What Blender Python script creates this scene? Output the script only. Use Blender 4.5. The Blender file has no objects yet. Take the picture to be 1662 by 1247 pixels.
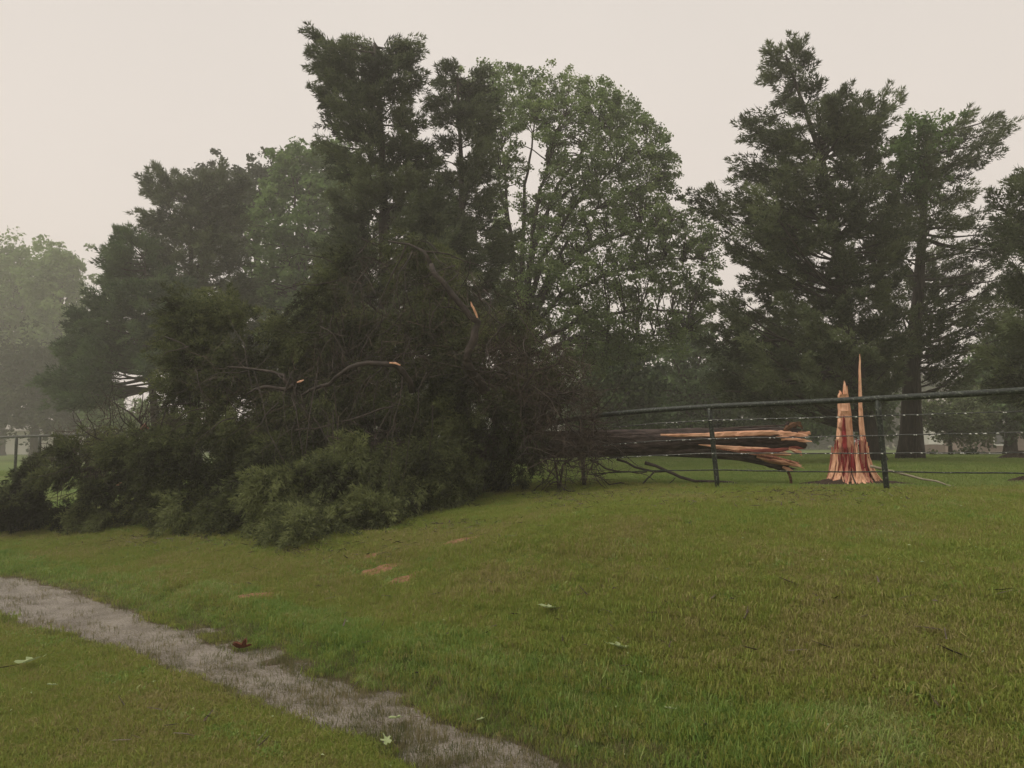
import bpy, math, random
import numpy as np
from mathutils import Vector, noise as mnoise

random.seed(7)
rng = np.random.default_rng(7)
C = bpy.context.scene.collection
sc = bpy.context.scene

# ------------------------------------------------------------------ camera
F = 1230.0                      # focal length in pixels of the 1662 px wide photograph
HOR = 715.0                     # horizon row
EYE = 1.6
PITCH = math.atan((HOR - 623.5) / F)
cam_d = bpy.data.cameras.new('camera')
cam_d.sensor_width = 36.0
cam_d.lens = 36.0 * F / 1662.0
cam_d.clip_start = 0.05
cam_d.clip_end = 3000
cam = bpy.data.objects.new('camera', cam_d)
C.objects.link(cam)
cam.location = (0, 0, EYE)
cam.rotation_euler = (math.pi / 2 + PITCH, 0, 0)
sc.camera = cam

# ------------------------------------------------------------------ world, sun, exposure
SUN_EL, SUN_AZ = math.radians(50), math.radians(-100)     # azimuth from +Y towards +X
world = bpy.data.worlds.new('World')
sc.world = world
world.use_nodes = True
wt = world.node_tree
wt.nodes.clear()
wo = wt.nodes.new('ShaderNodeOutputWorld')
bg = wt.nodes.new('ShaderNodeBackground')
sky = wt.nodes.new('ShaderNodeTexSky')
sky.sky_type = 'NISHITA'
sky.sun_disc = False
sky.sun_elevation = SUN_EL
sky.sun_rotation = SUN_AZ
sky.air_density = 1.0
sky.dust_density = 6.0
mul = wt.nodes.new('ShaderNodeVectorMath'); mul.operation = 'SCALE'; mul.inputs['Scale'].default_value = 0.06
wt.links.new(sky.outputs[0], mul.inputs[0])
# rain cloud: an even cream-grey cover over the clear sky, a little brighter to the left
tc = wt.nodes.new('ShaderNodeTexCoord')
sx = wt.nodes.new('ShaderNodeSeparateXYZ')
wt.links.new(tc.outputs['Generated'], sx.inputs[0])
cr = wt.nodes.new('ShaderNodeValToRGB')
cr.color_ramp.elements[0].position = 0.0
cr.color_ramp.elements[0].color = (0.79, 0.70, 0.64, 1)
e = cr.color_ramp.elements.new(0.55); e.color = (0.66, 0.605, 0.555, 1)
cr.color_ramp.elements[-1].position = 1.0
cr.color_ramp.elements[-1].color = (0.86, 0.82, 0.77, 1)
wt.links.new(sx.outputs['Z'], cr.inputs[0])
wn = wt.nodes.new('ShaderNodeTexNoise'); wn.inputs['Scale'].default_value = 1.6; wn.inputs['Detail'].default_value = 3
wt.links.new(tc.outputs['Generated'], wn.inputs['Vector'])
wr = wt.nodes.new('ShaderNodeMapRange'); wr.inputs[1].default_value = .3; wr.inputs[2].default_value = .7
wr.inputs[3].default_value = 0.96; wr.inputs[4].default_value = 1.04
wt.links.new(wn.outputs[0], wr.inputs[0])
m2 = wt.nodes.new('ShaderNodeVectorMath'); m2.operation = 'SCALE'
wt.links.new(cr.outputs[0], m2.inputs[0]); wt.links.new(wr.outputs[0], m2.inputs['Scale'])
mx = wt.nodes.new('ShaderNodeMix'); mx.data_type = 'RGBA'; mx.inputs['Factor'].default_value = 0.93
wt.links.new(mul.outputs[0], mx.inputs[6]); wt.links.new(m2.outputs[0], mx.inputs[7])
wt.links.new(mx.outputs[2], bg.inputs['Color'])
bg.inputs['Strength'].default_value = 1.0
wt.links.new(bg.outputs[0], wo.inputs[0])

sun_d = bpy.data.lights.new('sun', 'SUN')
sun_d.energy = 1.5
sun_d.angle = math.radians(40)
sun_d.color = (1.0, 0.94, 0.84)
sun = bpy.data.objects.new('sun', sun_d)
C.objects.link(sun)
sdir = Vector((math.sin(SUN_AZ) * math.cos(SUN_EL), math.cos(SUN_AZ) * math.cos(SUN_EL), math.sin(SUN_EL)))
sun.rotation_euler = sdir.to_track_quat('Z', 'Y').to_euler()

sc.view_settings.view_transform = 'Standard'
sc.view_settings.look = 'None'
sc.view_settings.exposure = 0.28
sc.view_settings.gamma = 1.0
sc.view_settings.use_curve_mapping = False
sc.render.engine = 'CYCLES'
sc.cycles.max_bounces = 6
sc.cycles.diffuse_bounces = 3
sc.cycles.glossy_bounces = 2
sc.cycles.transmission_bounces = 3
sc.cycles.volume_bounces = 1
sc.cycles.transparent_max_bounces = 6
sc.cycles.use_denoising = True
try:
    sc.cycles.denoiser = 'OPENIMAGEDENOISE'
except Exception:
    pass

# ------------------------------------------------------------------ pixel -> world helpers
CP, SP = math.cos(PITCH), math.sin(PITCH)

def PA(u, v, Y):
    """points of the photograph (arrays ok) at depth Y metres in front of the camera"""
    u = np.asarray(u, float); v = np.asarray(v, float); Y = np.asarray(Y, float)
    a = (u - 831.0) / F; b = (623.5 - v) / F
    dy = CP - b * SP; dz = SP + b * CP
    t = Y / dy
    return np.stack(np.broadcast_arrays(t * a, Y, EYE + t * dz), -1)

def P(u, v, Y):
    return Vector(PA(u, v, Y).tolist())

def on_plane(u, v, z):
    a = (u - 831.0) / F; b = (623.5 - v) / F
    dy = CP - b * SP; dz = SP + b * CP
    t = (z - EYE) / dz
    return (t * a, t * dy)

# ------------------------------------------------------------------ terrain height
ctrl = []
for u, v, Y in [(1430, 797, 9.8), (1160, 793, 11.1), (940, 789, 12.4), (1380, 790, 12.3), (1662, 805, 8.9),
                (27, 775, 25), (450, 885, 9.0), (640, 850, 10), (0, 865, 12.3), (300, 865, 10.8), (1478, 746, 22),
                (1425, 748, 21), (800, 805, 12.0), (1640, 770, 14.5), (1640, 746, 22), (1100, 762, 19)]:
    p = PA(u, v, Y); ctrl.append((p[0], p[1], p[2]))
for u, v, z in [(1662, 1000, .72), (1662, 1247, .46), (1100, 1000, .55), (1100, 900, .75), (700, 950, .35), (520, 970, .2),
                (1100, 1150, .28), (1400, 1200, .43), (0, 1100, .07), (250, 1180, .08), (0, 1247, .10), (450, 1240, .06),
                (0, 905, .1), (150, 930, .08), (1400, 900, .84), (1400, 1000, .68), (900, 1080, .28), (850, 880, .7)]:
    x, y = on_plane(u, v, z); ctrl.append((x, y, z))
ctrl += [(0, -6, .3), (-9, -5, .1), (9, -4, .75), (-60, 60, -.1), (-25, 45, 0.05), (-70, 10, 0), (0, 60, .5), (15, 35, .95), (60, 60, .5),
         (60, 10, .8), (30, 30, .9), (-20, 90, 0.0), (60, 120, .3), (-100, 120, -.2), (0, 140, .2), (0, -60, .2), (-60, -60, .1), (60, -60, .5),
         (140, 60, .3), (-140, 60, -.2), (0, 22, .75), (-9, 14, .25), (-14, 18, .3), (8, 16, 1.0)]
ctrl = np.array(ctrl, float)

def _phi(r2):
    r2 = np.maximum(r2, 1e-9)
    return np.sqrt(r2)            # linear (biharmonic 3-D) kernel: tame extrapolation

_n = len(ctrl)
_A = np.zeros((_n + 3, _n + 3))
_d2 = ((ctrl[:, None, :2] - ctrl[None, :, :2]) ** 2).sum(-1)
_A[:_n, :_n] = np.sqrt(_d2 + 0.8)
_A[:_n, _n] = 1; _A[:_n, _n + 1:] = ctrl[:, :2]
_A[_n, :_n] = 1; _A[_n + 1:, :_n] = ctrl[:, :2].T
_W = np.linalg.solve(_A, np.concatenate([ctrl[:, 2], [0, 0, 0]]))

upper = [(-260, 905), (-120, 922), (0, 944), (100, 960), (165, 982), (300, 1013), (400, 1043), (500, 1073), (620, 1103), (720, 1138), (860, 1180), (990, 1228), (1120, 1290), (1250, 1380)]
lower = [(-260, 935), (-120, 955), (0, 983), (70, 1012), (150, 1040), (270, 1080), (360, 1118), (440, 1160), (530, 1195), (600, 1225), (680, 1262), (760, 1330), (850, 1420), (950, 1540)]
CH = []
for (a, b) in zip(upper, lower):
    p = on_plane(*a, 0); q = on_plane(*b, 0)
    CH.append(((p[0] + q[0]) / 2, (p[1] + q[1]) / 2, math.hypot(p[0] - q[0], p[1] - q[1]) / 2 * .66))
CH = np.array(CH)

def chan(x, y):
    """signed distance to the edge of the water channel (negative inside)"""
    best = np.full(x.shape, 1e9)
    for i in range(len(CH) - 1):
        ax, ay, aw = CH[i]; bx, by, bw = CH[i + 1]
        dx, dy = bx - ax, by - ay
        t = np.clip(((x - ax) * dx + (y - ay) * dy) / (dx * dx + dy * dy), 0, 1)
        d = np.hypot(x - ax - t * dx, y - ay - t * dy) - (aw + t * (bw - aw))
        best = np.minimum(best, d)
    return best

def wob(x, y, f, s=0.0):
    """cheap smooth pseudo-noise"""
    return (np.sin(x * f + 1.3 + s) * np.cos(y * f * 1.17 + .4 + s) + np.sin((x + y) * f * 1.9 + 2.1 + s) * .5 + np.cos((x - .7 * y) * f * 3.1 + s) * .3) / 1.8

def H(x, y):
    x = np.asarray(x, float); y = np.asarray(y, float)
    shp = x.shape
    xf = x.ravel(); yf = y.ravel()
    out = np.empty(xf.shape)
    for i in range(0, len(xf), 40000):
        a = xf[i:i + 40000]; b = yf[i:i + 40000]
        d2 = (a[:, None] - ctrl[None, :, 0]) ** 2 + (b[:, None] - ctrl[None, :, 1]) ** 2
        out[i:i + 40000] = np.sqrt(d2 + 0.8) @ _W[:_n] + _W[_n] + _W[_n + 1] * a + _W[_n + 2] * b
    h = np.maximum(out, .05)
    far = np.hypot(xf, yf)
    h = h + .018 * wob(xf, yf, 2.3) + .006 * wob(xf, yf, 7.1, 2)
    d = chan(xf, yf) + .12 * wob(xf, yf, 3.3, 1) + .08 * wob(xf, yf, 9.0, 3) + .04 * wob(xf, yf, 21.0, 5)
    t = np.clip((d + .20) / .6, 0, 1); t = t * t * (3 - 2 * t)
    hin = -.02 + .020 * wob(xf, yf, 4.5, 5) + .012 * wob(xf, yf, 13, 6)
    h = h * t + hin * (1 - t)
    return h.reshape(shp)

def h1(x, y):
    return float(H(np.array([x]), np.array([y]))[0])

def ground_at(u, v):
    """world point where the pixel's ray meets the ground"""
    a = (u - 831.0) / F; b = (623.5 - v) / F
    dy = CP - b * SP; dz = SP + b * CP
    Y = np.concatenate([np.arange(1.5, 40, .04)])
    t = Y / dy
    z = EYE + t * dz
    g = H(t * a, Y)
    i = int(np.argmax(z <= g)) if (z <= g).any() else len(Y) - 1
    return Vector((t[i] * a, Y[i], g[i]))

# ------------------------------------------------------------------ materials
def new_mat(name):
    m = bpy.data.materials.new(name); m.use_nodes = True
    nt = m.node_tree; nt.nodes.clear()
    out = nt.nodes.new('ShaderNodeOutputMaterial')
    return m, nt, out

def N(nt, kind, **kw):
    n = nt.nodes.new(kind)
    for k, v in kw.items():
        if isinstance(v, dict):
            for a, b in v.items(): n.inputs[a].default_value = b
        else:
            setattr(n, k, v)
    return n

def ramp(nt, src, stops):
    r = nt.nodes.new('ShaderNodeValToRGB')
    while len(r.color_ramp.elements) < len(stops): r.color_ramp.elements.new(.5)
    for e, (p, c) in zip(r.color_ramp.elements, stops):
        e.position = p; e.color = (*c, 1)
    nt.links.new(src, r.inputs[0])
    return r

def leaf_mat(name, stops, trans=.35, nscale=.6, rough=.7, spec=.15):
    m, nt, out = new_mat(name)
    at = N(nt, 'ShaderNodeAttribute', attribute_name='tint')
    geo = N(nt, 'ShaderNodeNewGeometry')
    no = N(nt, 'ShaderNodeTexNoise'); no.inputs['Scale'].default_value = nscale; no.inputs['Detail'].default_value = 3
    nt.links.new(geo.outputs['Position'], no.inputs['Vector'])
    mr = N(nt, 'ShaderNodeMapRange'); mr.inputs[1].default_value = .3; mr.inputs[2].default_value = .7
    mr.inputs[3].default_value = -.28; mr.inputs[4].default_value = .28
    nt.links.new(no.outputs[0], mr.inputs[0])
    ad = N(nt, 'ShaderNodeMath', operation='ADD'); ad.use_clamp = True
    nt.links.new(at.outputs['Fac'], ad.inputs[0]); nt.links.new(mr.outputs[0], ad.inputs[1])
    r = ramp(nt, ad.outputs[0], stops)
    p = N(nt, 'ShaderNodeBsdfPrincipled')
    p.inputs['Roughness'].default_value = rough
    p.inputs['Specular IOR Level'].default_value = spec
    nt.links.new(r.outputs[0], p.inputs['Base Color'])
    tr = N(nt, 'ShaderNodeBsdfTranslucent')
    nt.links.new(r.outputs[0], tr.inputs['Color'])
    mixn = N(nt, 'ShaderNodeMixShader'); mixn.inputs[0].default_value = trans
    nt.links.new(p.outputs[0], mixn.inputs[1]); nt.links.new(tr.outputs[0], mixn.inputs[2])
    nt.links.new(mixn.outputs[0], out.inputs[0])
    return m

def fibre_mat(name, stops, scale=(14, 14, 1.6), bump=.6, rough=.75, spec=.25, dist=.01, coord='Object', detail=6):
    m, nt, out = new_mat(name)
    tcn = N(nt, 'ShaderNodeTexCoord')
    mp = N(nt, 'ShaderNodeMapping'); mp.inputs['Scale'].default_value = scale
    nt.links.new(tcn.outputs[coord], mp.inputs[0])
    no = N(nt, 'ShaderNodeTexNoise'); no.inputs['Scale'].default_value = 1; no.inputs['Detail'].default_value = detail; no.inputs['Roughness'].default_value = .65
    nt.links.new(mp.outputs[0], no.inputs['Vector'])
    r = ramp(nt, no.outputs[0], stops)
    p = N(nt, 'ShaderNodeBsdfPrincipled')
    p.inputs['Roughness'].default_value = rough
    p.inputs['Specular IOR Level'].default_value = spec
    nt.links.new(r.outputs[0], p.inputs['Base Color'])
    b = N(nt, 'ShaderNodeBump'); b.inputs['Strength'].default_value = bump; b.inputs['Distance'].default_value = dist
    nt.links.new(no.outputs[0], b.inputs['Height']); nt.links.new(b.outputs[0], p.inputs['Normal'])
    nt.links.new(p.outputs[0], out.inputs[0])
    return m

M = {}
M['cedar'] = leaf_mat('cedar_foliage', [(0, (.034, .042, .024)), (.4, (.088, .110, .054)), (1, (.180, .215, .098))])
M['cedar_light'] = leaf_mat('green_cedar_foliage', [(0, (.030, .050, .023)), (.4, (.080, .125, .053)), (1, (.15, .21, .08))])
M['fallen'] = leaf_mat('fallen_cedar_foliage', [(0, (.020, .023, .013)), (.25, (.054, .063, .028)), (.6, (.118, .138, .056)), (1, (.200, .225, .088))], nscale=1.3)
M['maple'] = leaf_mat('broad_leaves', [(0, (.085, .125, .045)), (.5, (.18, .25, .085)), (1, (.28, .35, .13))], trans=.42)
M['maple_pale'] = leaf_mat('spring_green_leaves', [(0, (.075, .125, .042)), (.5, (.14, .22, .066)), (1, (.21, .29, .10))], trans=.45)
M['dist'] = leaf_mat('distant_foliage', [(0, (.030, .042, .022)), (.5, (.060, .080, .038)), (1, (.10, .12, .055))], trans=.3, nscale=.15)
M['vine'] = leaf_mat('vine_leaves', [(0, (.06, .10, .035)), (.5, (.11, .17, .055)), (1, (.17, .25, .09))], trans=.45)
M['dead'] = leaf_mat('dry_twig_mat', [(0, (.03, .021, .015)), (.5, (.065, .045, .034)), (1, (.12, .095, .078))], trans=.0)
M['bark'] = fibre_mat('wet_bark', [(.3, (.010, .008, .007)), (.5, (.032, .023, .019)), (.72, (.075, .055, .047))], scale=(16, 16, 2.2), bump=1, dist=.03)
M['bark_x'] = fibre_mat('wet_cedar_bark', [(.32, (.010, .007, .006)), (.48, (.048, .032, .028)), (.62, (.10, .072, .064)), (.8, (.20, .16, .145))], scale=(5, 22, 22), bump=1, dist=.04)
M['limb'] = fibre_mat('limb_bark', [(.3, (.016, .012, .010)), (.55, (.050, .038, .032)), (.8, (.11, .088, .075))], scale=(9, 9, 9), bump=.6)
M['sap'] = fibre_mat('pale_sapwood', [(.25, (.34, .13, .08)), (.42, (.66, .34, .21)), (.6, (.80, .48, .31)), (.85, (.88, .62, .45))], scale=(40, 40, 1.6), bump=.9, dist=.02)
M['sap_x'] = fibre_mat('pale_sapwood_lengthwise', [(.25, (.30, .12, .07)), (.42, (.55, .27, .16)), (.6, (.70, .42, .27)), (.85, (.80, .58, .42))], scale=(1.3, 34, 34), bump=.9, dist=.02)
M['pith'] = fibre_mat('pink_heartwood_edge', [(.25, (.25, .06, .045)), (.5, (.48, .20, .14)), (.75, (.66, .38, .27))], scale=(34, 34, 1.3), bump=.9, dist=.02)
M['red'] = fibre_mat('red_heartwood', [(.3, (.09, .008, .010)), (.5, (.27, .022, .026)), (.7, (.40, .06, .055)), (.9, (.52, .17, .13))], scale=(40, 40, 2.2), bump=1, dist=.03)
M['pithbark'] = fibre_mat('rusty_loose_bark', [(.3, (.03, .014, .007)), (.55, (.11, .05, .022)), (.8, (.22, .11, .05))], scale=(14, 30, 30), bump=1, dist=.03)
M['red_x'] = fibre_mat('red_heartwood_lengthwise', [(.3, (.07, .014, .012)), (.5, (.20, .045, .035)), (.75, (.40, .14, .10))], scale=(2.2, 40, 40), bump=1, dist=.03)
M['pipe'] = fibre_mat('weathered_green_pipe', [(.42, (.006, .009, .006)), (.52, (.016, .022, .016)), (.60, (.05, .06, .045)), (.70, (.22, .23, .19))], scale=(34, 34, 34), bump=.7, rough=.5, spec=.35, dist=.006)
M['wire'] = fibre_mat('wet_wire', [(.4, (.008, .009, .008)), (.55, (.02, .024, .02)), (.68, (.2, .2, .18))], scale=(18, 18, 18), bump=.3, rough=.3, spec=.7)

def simple(name, col, rough=.6, spec=.3, nscale=6, var=.25, bump=.2):
    dark = tuple(c * (1 - var) for c in col); lite = tuple(min(1, c * (1 + var)) for c in col)
    return fibre_mat(name, [(.3, dark), (.7, lite)], scale=(nscale,) * 3, bump=bump, rough=rough, spec=spec, dist=.01)

M['soil'] = simple('torn_soil', (.040, .026, .018), .9, .2, 22, .6, 1)
M['siding'] = simple('pale_siding', (.62, .60, .56), .7, .2, .5, .08)
M['brick_wall'] = simple('brick_wall', (.20, .15, .13), .8, .2, 3, .2)
M['shingle'] = simple('roof_shingles', (.36, .33, .31), .9, .2, 3, .2)
M['glass'] = simple('window_glass', (.05, .055, .06), .12, .8, 1, .2, 0)
M['trim'] = simple('white_trim', (.75, .73, .70), .5, .3, 2, .05)
M['road'] = simple('wet_asphalt', (.10, .095, .09), .35, .5, 8, .2, .3)
M['redclay'] = simple('red_clay', (.22, .12, .07), .9, .1, 26, .45, .8)
M['paleleaf'] = leaf_mat('torn_leaf_underside', [(0, (.20, .26, .11)), (.5, (.30, .36, .17)), (1, (.42, .47, .26))], trans=.25, nscale=30)
M['brownleaf'] = leaf_mat('dead_brown_leaf', [(0, (.045, .014, .008)), (.5, (.10, .035, .018)), (1, (.17, .07, .035))], trans=.1, nscale=30)
M['rod'] = simple('pale_stripped_stick', (.22, .19, .13), .6, .3, 14, .3)
m, nt, out = new_mat('water_drop_glint'); p = N(nt, 'ShaderNodeBsdfPrincipled')
p.inputs['Base Color'].default_value = (.75, .75, .70, 1); p.inputs['Roughness'].default_value = .12  # pale opaque base: the glint of drops and wet wire as colour
nt.links.new(p.outputs[0], out.inputs[0]); M['drop'] = m

# ------------------------------------------------------------------ mesh helpers
def mesh_np(name, V, faces, mats, tint=None, smooth=False, midx=None):
    """V (n,3); faces (m,k) all the same size"""
    me = bpy.data.meshes.new(name)
    V = np.ascontiguousarray(V, dtype=np.float32); faces = np.ascontiguousarray(faces, dtype=np.int32)
    m, k = faces.shape
    me.vertices.add(len(V)); me.vertices.foreach_set('co', V.ravel())
    me.loops.add(m * k); me.loops.foreach_set('vertex_index', faces.ravel())
    me.polygons.add(m)
    me.polygons.foreach_set('loop_start', np.arange(0, m * k, k, dtype=np.int32))
    me.polygons.foreach_set('loop_total', np.full(m, k, dtype=np.int32))
    me.update(calc_edges=True)
    if tint is not None:
        a = me.attributes.new('tint', 'FLOAT', 'FACE'); a.data.foreach_set('value', np.ascontiguousarray(tint, dtype=np.float32))
    if smooth: me.polygons.foreach_set('use_smooth', np.ones(m, dtype=bool))
    for mt in (mats if isinstance(mats, (list, tuple)) else [mats]): me.materials.append(mt)
    if midx is not None: me.polygons.foreach_set('material_index', np.ascontiguousarray(midx, dtype=np.int32))
    return me

def obj(name, me, parent=None, kind=None, loc=None):
    o = bpy.data.objects.new(name, me); C.objects.link(o)
    if loc is not None: o.location = loc
    if parent is not None:
        o.parent = parent
    if kind: o['kind'] = kind
    return o

def thing(name, label, cat, loc=(0, 0, 0), group=None):
    o = bpy.data.objects.new(name, None); C.objects.link(o)
    o.location = loc; o.empty_display_size = .2
    o['label'] = label; o['category'] = cat
    if group: o['group'] = group
    return o

def tag(o, label, cat, group=None):
    o['label'] = label; o['category'] = cat
    if group: o['group'] = group
    return o

class MB:
    """collects tubes and polygons (tri/quad mixed) into one mesh"""
    def __init__(s): s.v = []; s.f = []; s.m = []
    def tube(s, pts, rad, n=6, mi=0, cap=True, rough=0.0, seed=0, flat=1.0):
        pts = [Vector(p) for p in pts]; base = len(s.v)
        r_ = random.Random(seed)
        k = len(pts)
        ref = Vector((0.13, 0.2, 1)) if abs((pts[-1] - pts[0]).normalized().z) < .8 else Vector((1, .1, .1))
        for i, p in enumerate(pts):
            t = (pts[min(i + 1, k - 1)] - pts[max(i - 1, 0)]).normalized()
            a = t.cross(ref).normalized(); b = a.cross(t).normalized()
            R = rad[i] if hasattr(rad, '__len__') else rad
            for j in range(n):
                th = 2 * math.pi * j / n
                rr = R * (1 + rough * r_.uniform(-1, 1))
                s.v.append(tuple(p + a * math.cos(th) * rr * flat + b * math.sin(th) * rr))
        for i in range(k - 1):
            for j in range(n):
                j2 = (j + 1) % n
                s.f.append((base + i * n + j, base + i * n + j2, base + (i + 1) * n + j2, base + (i + 1) * n + j)); s.m.append(mi)
        if cap:
            s.f.append(tuple(base + j for j in range(n))[::-1]); s.m.append(mi)
            s.f.append(tuple(base + (k - 1) * n + j for j in range(n))); s.m.append(mi)
    def box(s, c, h, mi=0, rz=0.0):
        base = len(s.v); ca, sa = math.cos(rz), math.sin(rz)
        for z in (-1, 1):
            for x, y in ((-1, -1), (1, -1), (1, 1), (-1, 1)):
                X, Y_ = x * h[0], y * h[1]
                s.v.append((c[0] + X * ca - Y_ * sa, c[1] + X * sa + Y_ * ca, c[2] + z * h[2]))
        for f in ((3, 2, 1, 0), (4, 5, 6, 7), (0, 1, 5, 4), (1, 2, 6, 5), (2, 3, 7, 6), (3, 0, 4, 7)):
            s.f.append(tuple(base + i for i in f)); s.m.append(mi)
    def poly(s, pts, faces, mi=0):
        base = len(s.v); s.v += [tuple(p) for p in pts]
        for f in faces: s.f.append(tuple(base + i for i in f)); s.m.append(mi)
    def build(s, name, mats, parent=None, smooth=True, origin=None):
        me = bpy.data.meshes.new(name)
        o0 = Vector(origin) if origin is not None else None
        vs = [tuple(Vector(v) - o0) for v in s.v] if o0 is not None else s.v
        me.from_pydata(vs, [], s.f)
        for mt in (mats if isinstance(mats, (list, tuple)) else [mats]): me.materials.append(mt)
        me.polygons.foreach_set('material_index', s.m)
        if smooth: me.polygons.foreach_set('use_smooth', [True] * len(s.f))
        me.update()
        o = obj(name, me, parent)
        if o0 is not None and parent is None: o.location = o0
        return o

def unit(a):
    return a / np.maximum(np.linalg.norm(a, axis=-1, keepdims=True), 1e-9)

def plumes(B, A, L, R, K, ll, lw, tint, spread=.9, droop=0.0, tvar=.12):
    """feathery foliage plumes: narrow triangles along an axis. returns V, F, tint"""
    n = len(B)
    B = np.repeat(B, K, 0); A = np.repeat(unit(A), K, 0); L = np.repeat(L, K); R = np.repeat(R, K); T = np.repeat(tint, K)
    s = rng.random(n * K) ** .85
    rd = rng.normal(size=(n * K, 3)); rd -= (rd * A).sum(-1, keepdims=True) * A; rd = unit(rd)
    prof = (1 - s) ** .8 * (.45 + 1.3 * np.minimum(s, .35))
    rr = R * prof * np.sqrt(rng.random(n * K)) * 1.4
    c = B + A * (s * L)[:, None] + rd * rr[:, None]
    c[:, 2] -= droop * (s ** 1.6) * L + droop * .5 * rr
    d = unit(A * .9 + rd * spread * rng.uniform(.3, 1, (n * K, 1)) + rng.normal(size=(n * K, 3)) * .25 - np.array([0, 0, droop * .6]))
    w = unit(np.cross(d, rng.normal(size=(n * K, 3))))
    l = ll * rng.uniform(.55, 1.3, n * K); ww = lw * rng.uniform(.6, 1.3, n * K)
    a = c - w * ww[:, None] * .5; b = c + w * ww[:, None] * .5; t = c + d * l[:, None]
    V = np.stack([a, b, t], 1).reshape(-1, 3)
    Fc = np.arange(n * K * 3).reshape(-1, 3)
    return V, Fc, np.clip(T + rng.normal(size=n * K) * tvar, 0, 1)

def leafballs(Cc, R, K, size, tint, flat=.75, tvar=.13):
    """leaf clumps: rhombic leaves spread through small balls"""
    n = len(Cc)
    c = np.repeat(Cc, K, 0); Rr = np.repeat(R, K); T = np.repeat(tint, K)
    rd = unit(rng.normal(size=(n * K, 3))); q = rng.random(n * K) ** .5
    off = rd * (Rr * q)[:, None]; off[:, 2] *= flat
    c = c + off
    nrm = unit(rng.normal(size=(n * K, 3)) + np.array([0, 0, .6]) + rd * .4)
    a = unit(np.cross(nrm, rng.normal(size=(n * K, 3)))); b = np.cross(nrm, a)
    l = size * rng.uniform(.6, 1.25, n * K)[:, None]; w = l * rng.uniform(.45, .75, (n * K, 1))
    bend = nrm * l * .12
    V = np.stack([c - a * l * .5 - bend, c + b * w * .5, c + a * l * .55 - bend, c - b * w * .5], 1).reshape(-1, 3)
    Fc = np.arange(n * K * 4).reshape(-1, 4)
    return V, Fc, np.clip(T + rng.normal(size=n * K) * tvar, 0, 1)

def in_poly(poly, u, v):
    poly = np.asarray(poly, float); inside = np.zeros(u.shape, bool)
    j = len(poly) - 1
    for i in range(len(poly)):
        xi, yi = poly[i]; xj, yj = poly[j]
        c = ((yi > v) != (yj > v)) & (u < (xj - xi) * (v - yi) / (yj - yi + 1e-12) + xi)
        inside ^= c; j = i
    return inside

def sample_poly(poly, n, gaps=()):
    poly = np.asarray(poly, float); lo = poly.min(0); hi = poly.max(0)
    us, vs = [], []
    tot = 0
    while tot < n:
        u = rng.uniform(lo[0], hi[0], n * 3); v = rng.uniform(lo[1], hi[1], n * 3)
        k = in_poly(poly, u, v)
        for (gu, gv, ru, rv) in gaps:
            k &= ((u - gu) / ru) ** 2 + ((v - gv) / rv) ** 2 > 1
        us.append(u[k]); vs.append(v[k]); tot += int(k.sum())
    return np.concatenate(us)[:n], np.concatenate(vs)[:n]

def spread_pts(poly, n, gaps=(), over=6):
    """blue-noise-ish points in a polygon: best candidates"""
    cu, cv = sample_poly(poly, n * over, gaps)
    pts = [(cu[0], cv[0])]
    idx = 1
    PU = np.empty(n); PV = np.empty(n); PU[0] = cu[0]; PV[0] = cv[0]
    for i in range(1, n):
        a = cu[idx:idx + over - 1]; b = cv[idx:idx + over - 1]; idx += over - 1
        if len(a) == 0: PU = PU[:i]; PV = PV[:i]; break
        d = (a[:, None] - PU[None, :i]) ** 2 + (b[:, None] - PV[None, :i]) ** 2
        k = int(np.argmax(d.min(1))); PU[i] = a[k]; PV[i] = b[k]
    return PU, PV

def row_extent(poly, v):
    poly = np.asarray(poly, float); L = np.full(v.shape, 1e9); R = np.full(v.shape, -1e9)
    for i in range(len(poly)):
        x0, y0 = poly[i]; x1, y1 = poly[(i + 1) % len(poly)]
        lo, hi = min(y0, y1), max(y0, y1)
        k = (v >= lo) & (v <= hi)
        if hi - lo < 1e-6: continue
        x = x0 + (x1 - x0) * (v - y0) / (y1 - y0)
        L = np.where(k, np.minimum(L, x), L); R = np.where(k, np.maximum(R, x), R)
    return L, R

def interp_line(line, v):
    """u on a traced trunk line at row v (line listed from the top down)"""
    a = np.asarray(line, float); return np.interp(v, a[:, 1], a[:, 0])

def crown_points(poly, n, Y, gaps=(), deep=.9):
    u, v = spread_pts(poly, n, gaps)
    L, R = row_extent(poly, v)
    half = np.maximum((R - L) / 2, 6); mid = (R + L) / 2
    dmax = np.sqrt(np.clip(1 - ((u - mid) / half) ** 2, .04, 1)) * np.minimum(half / F * Y, 4.0) * deep
    s = rng.uniform(-1, 1, len(u)); s = np.sign(s) * np.abs(s) ** .7
    Yp = Y + s * dmax
    return u, v, Yp

def bough_curve(t0, t1, sag=.0, n=5):
    pts = []
    for i in range(n):
        s = i / (n - 1)
        p = t0.lerp(t1, s); p.z += sag * math.sin(math.pi * s) + random.uniform(-.04, .04) * (1 if 0 < i < n - 1 else 0)
        p.x += random.uniform(-.05, .05) * (1 if 0 < i < n - 1 else 0)
        pts.append(p)
    return pts

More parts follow.
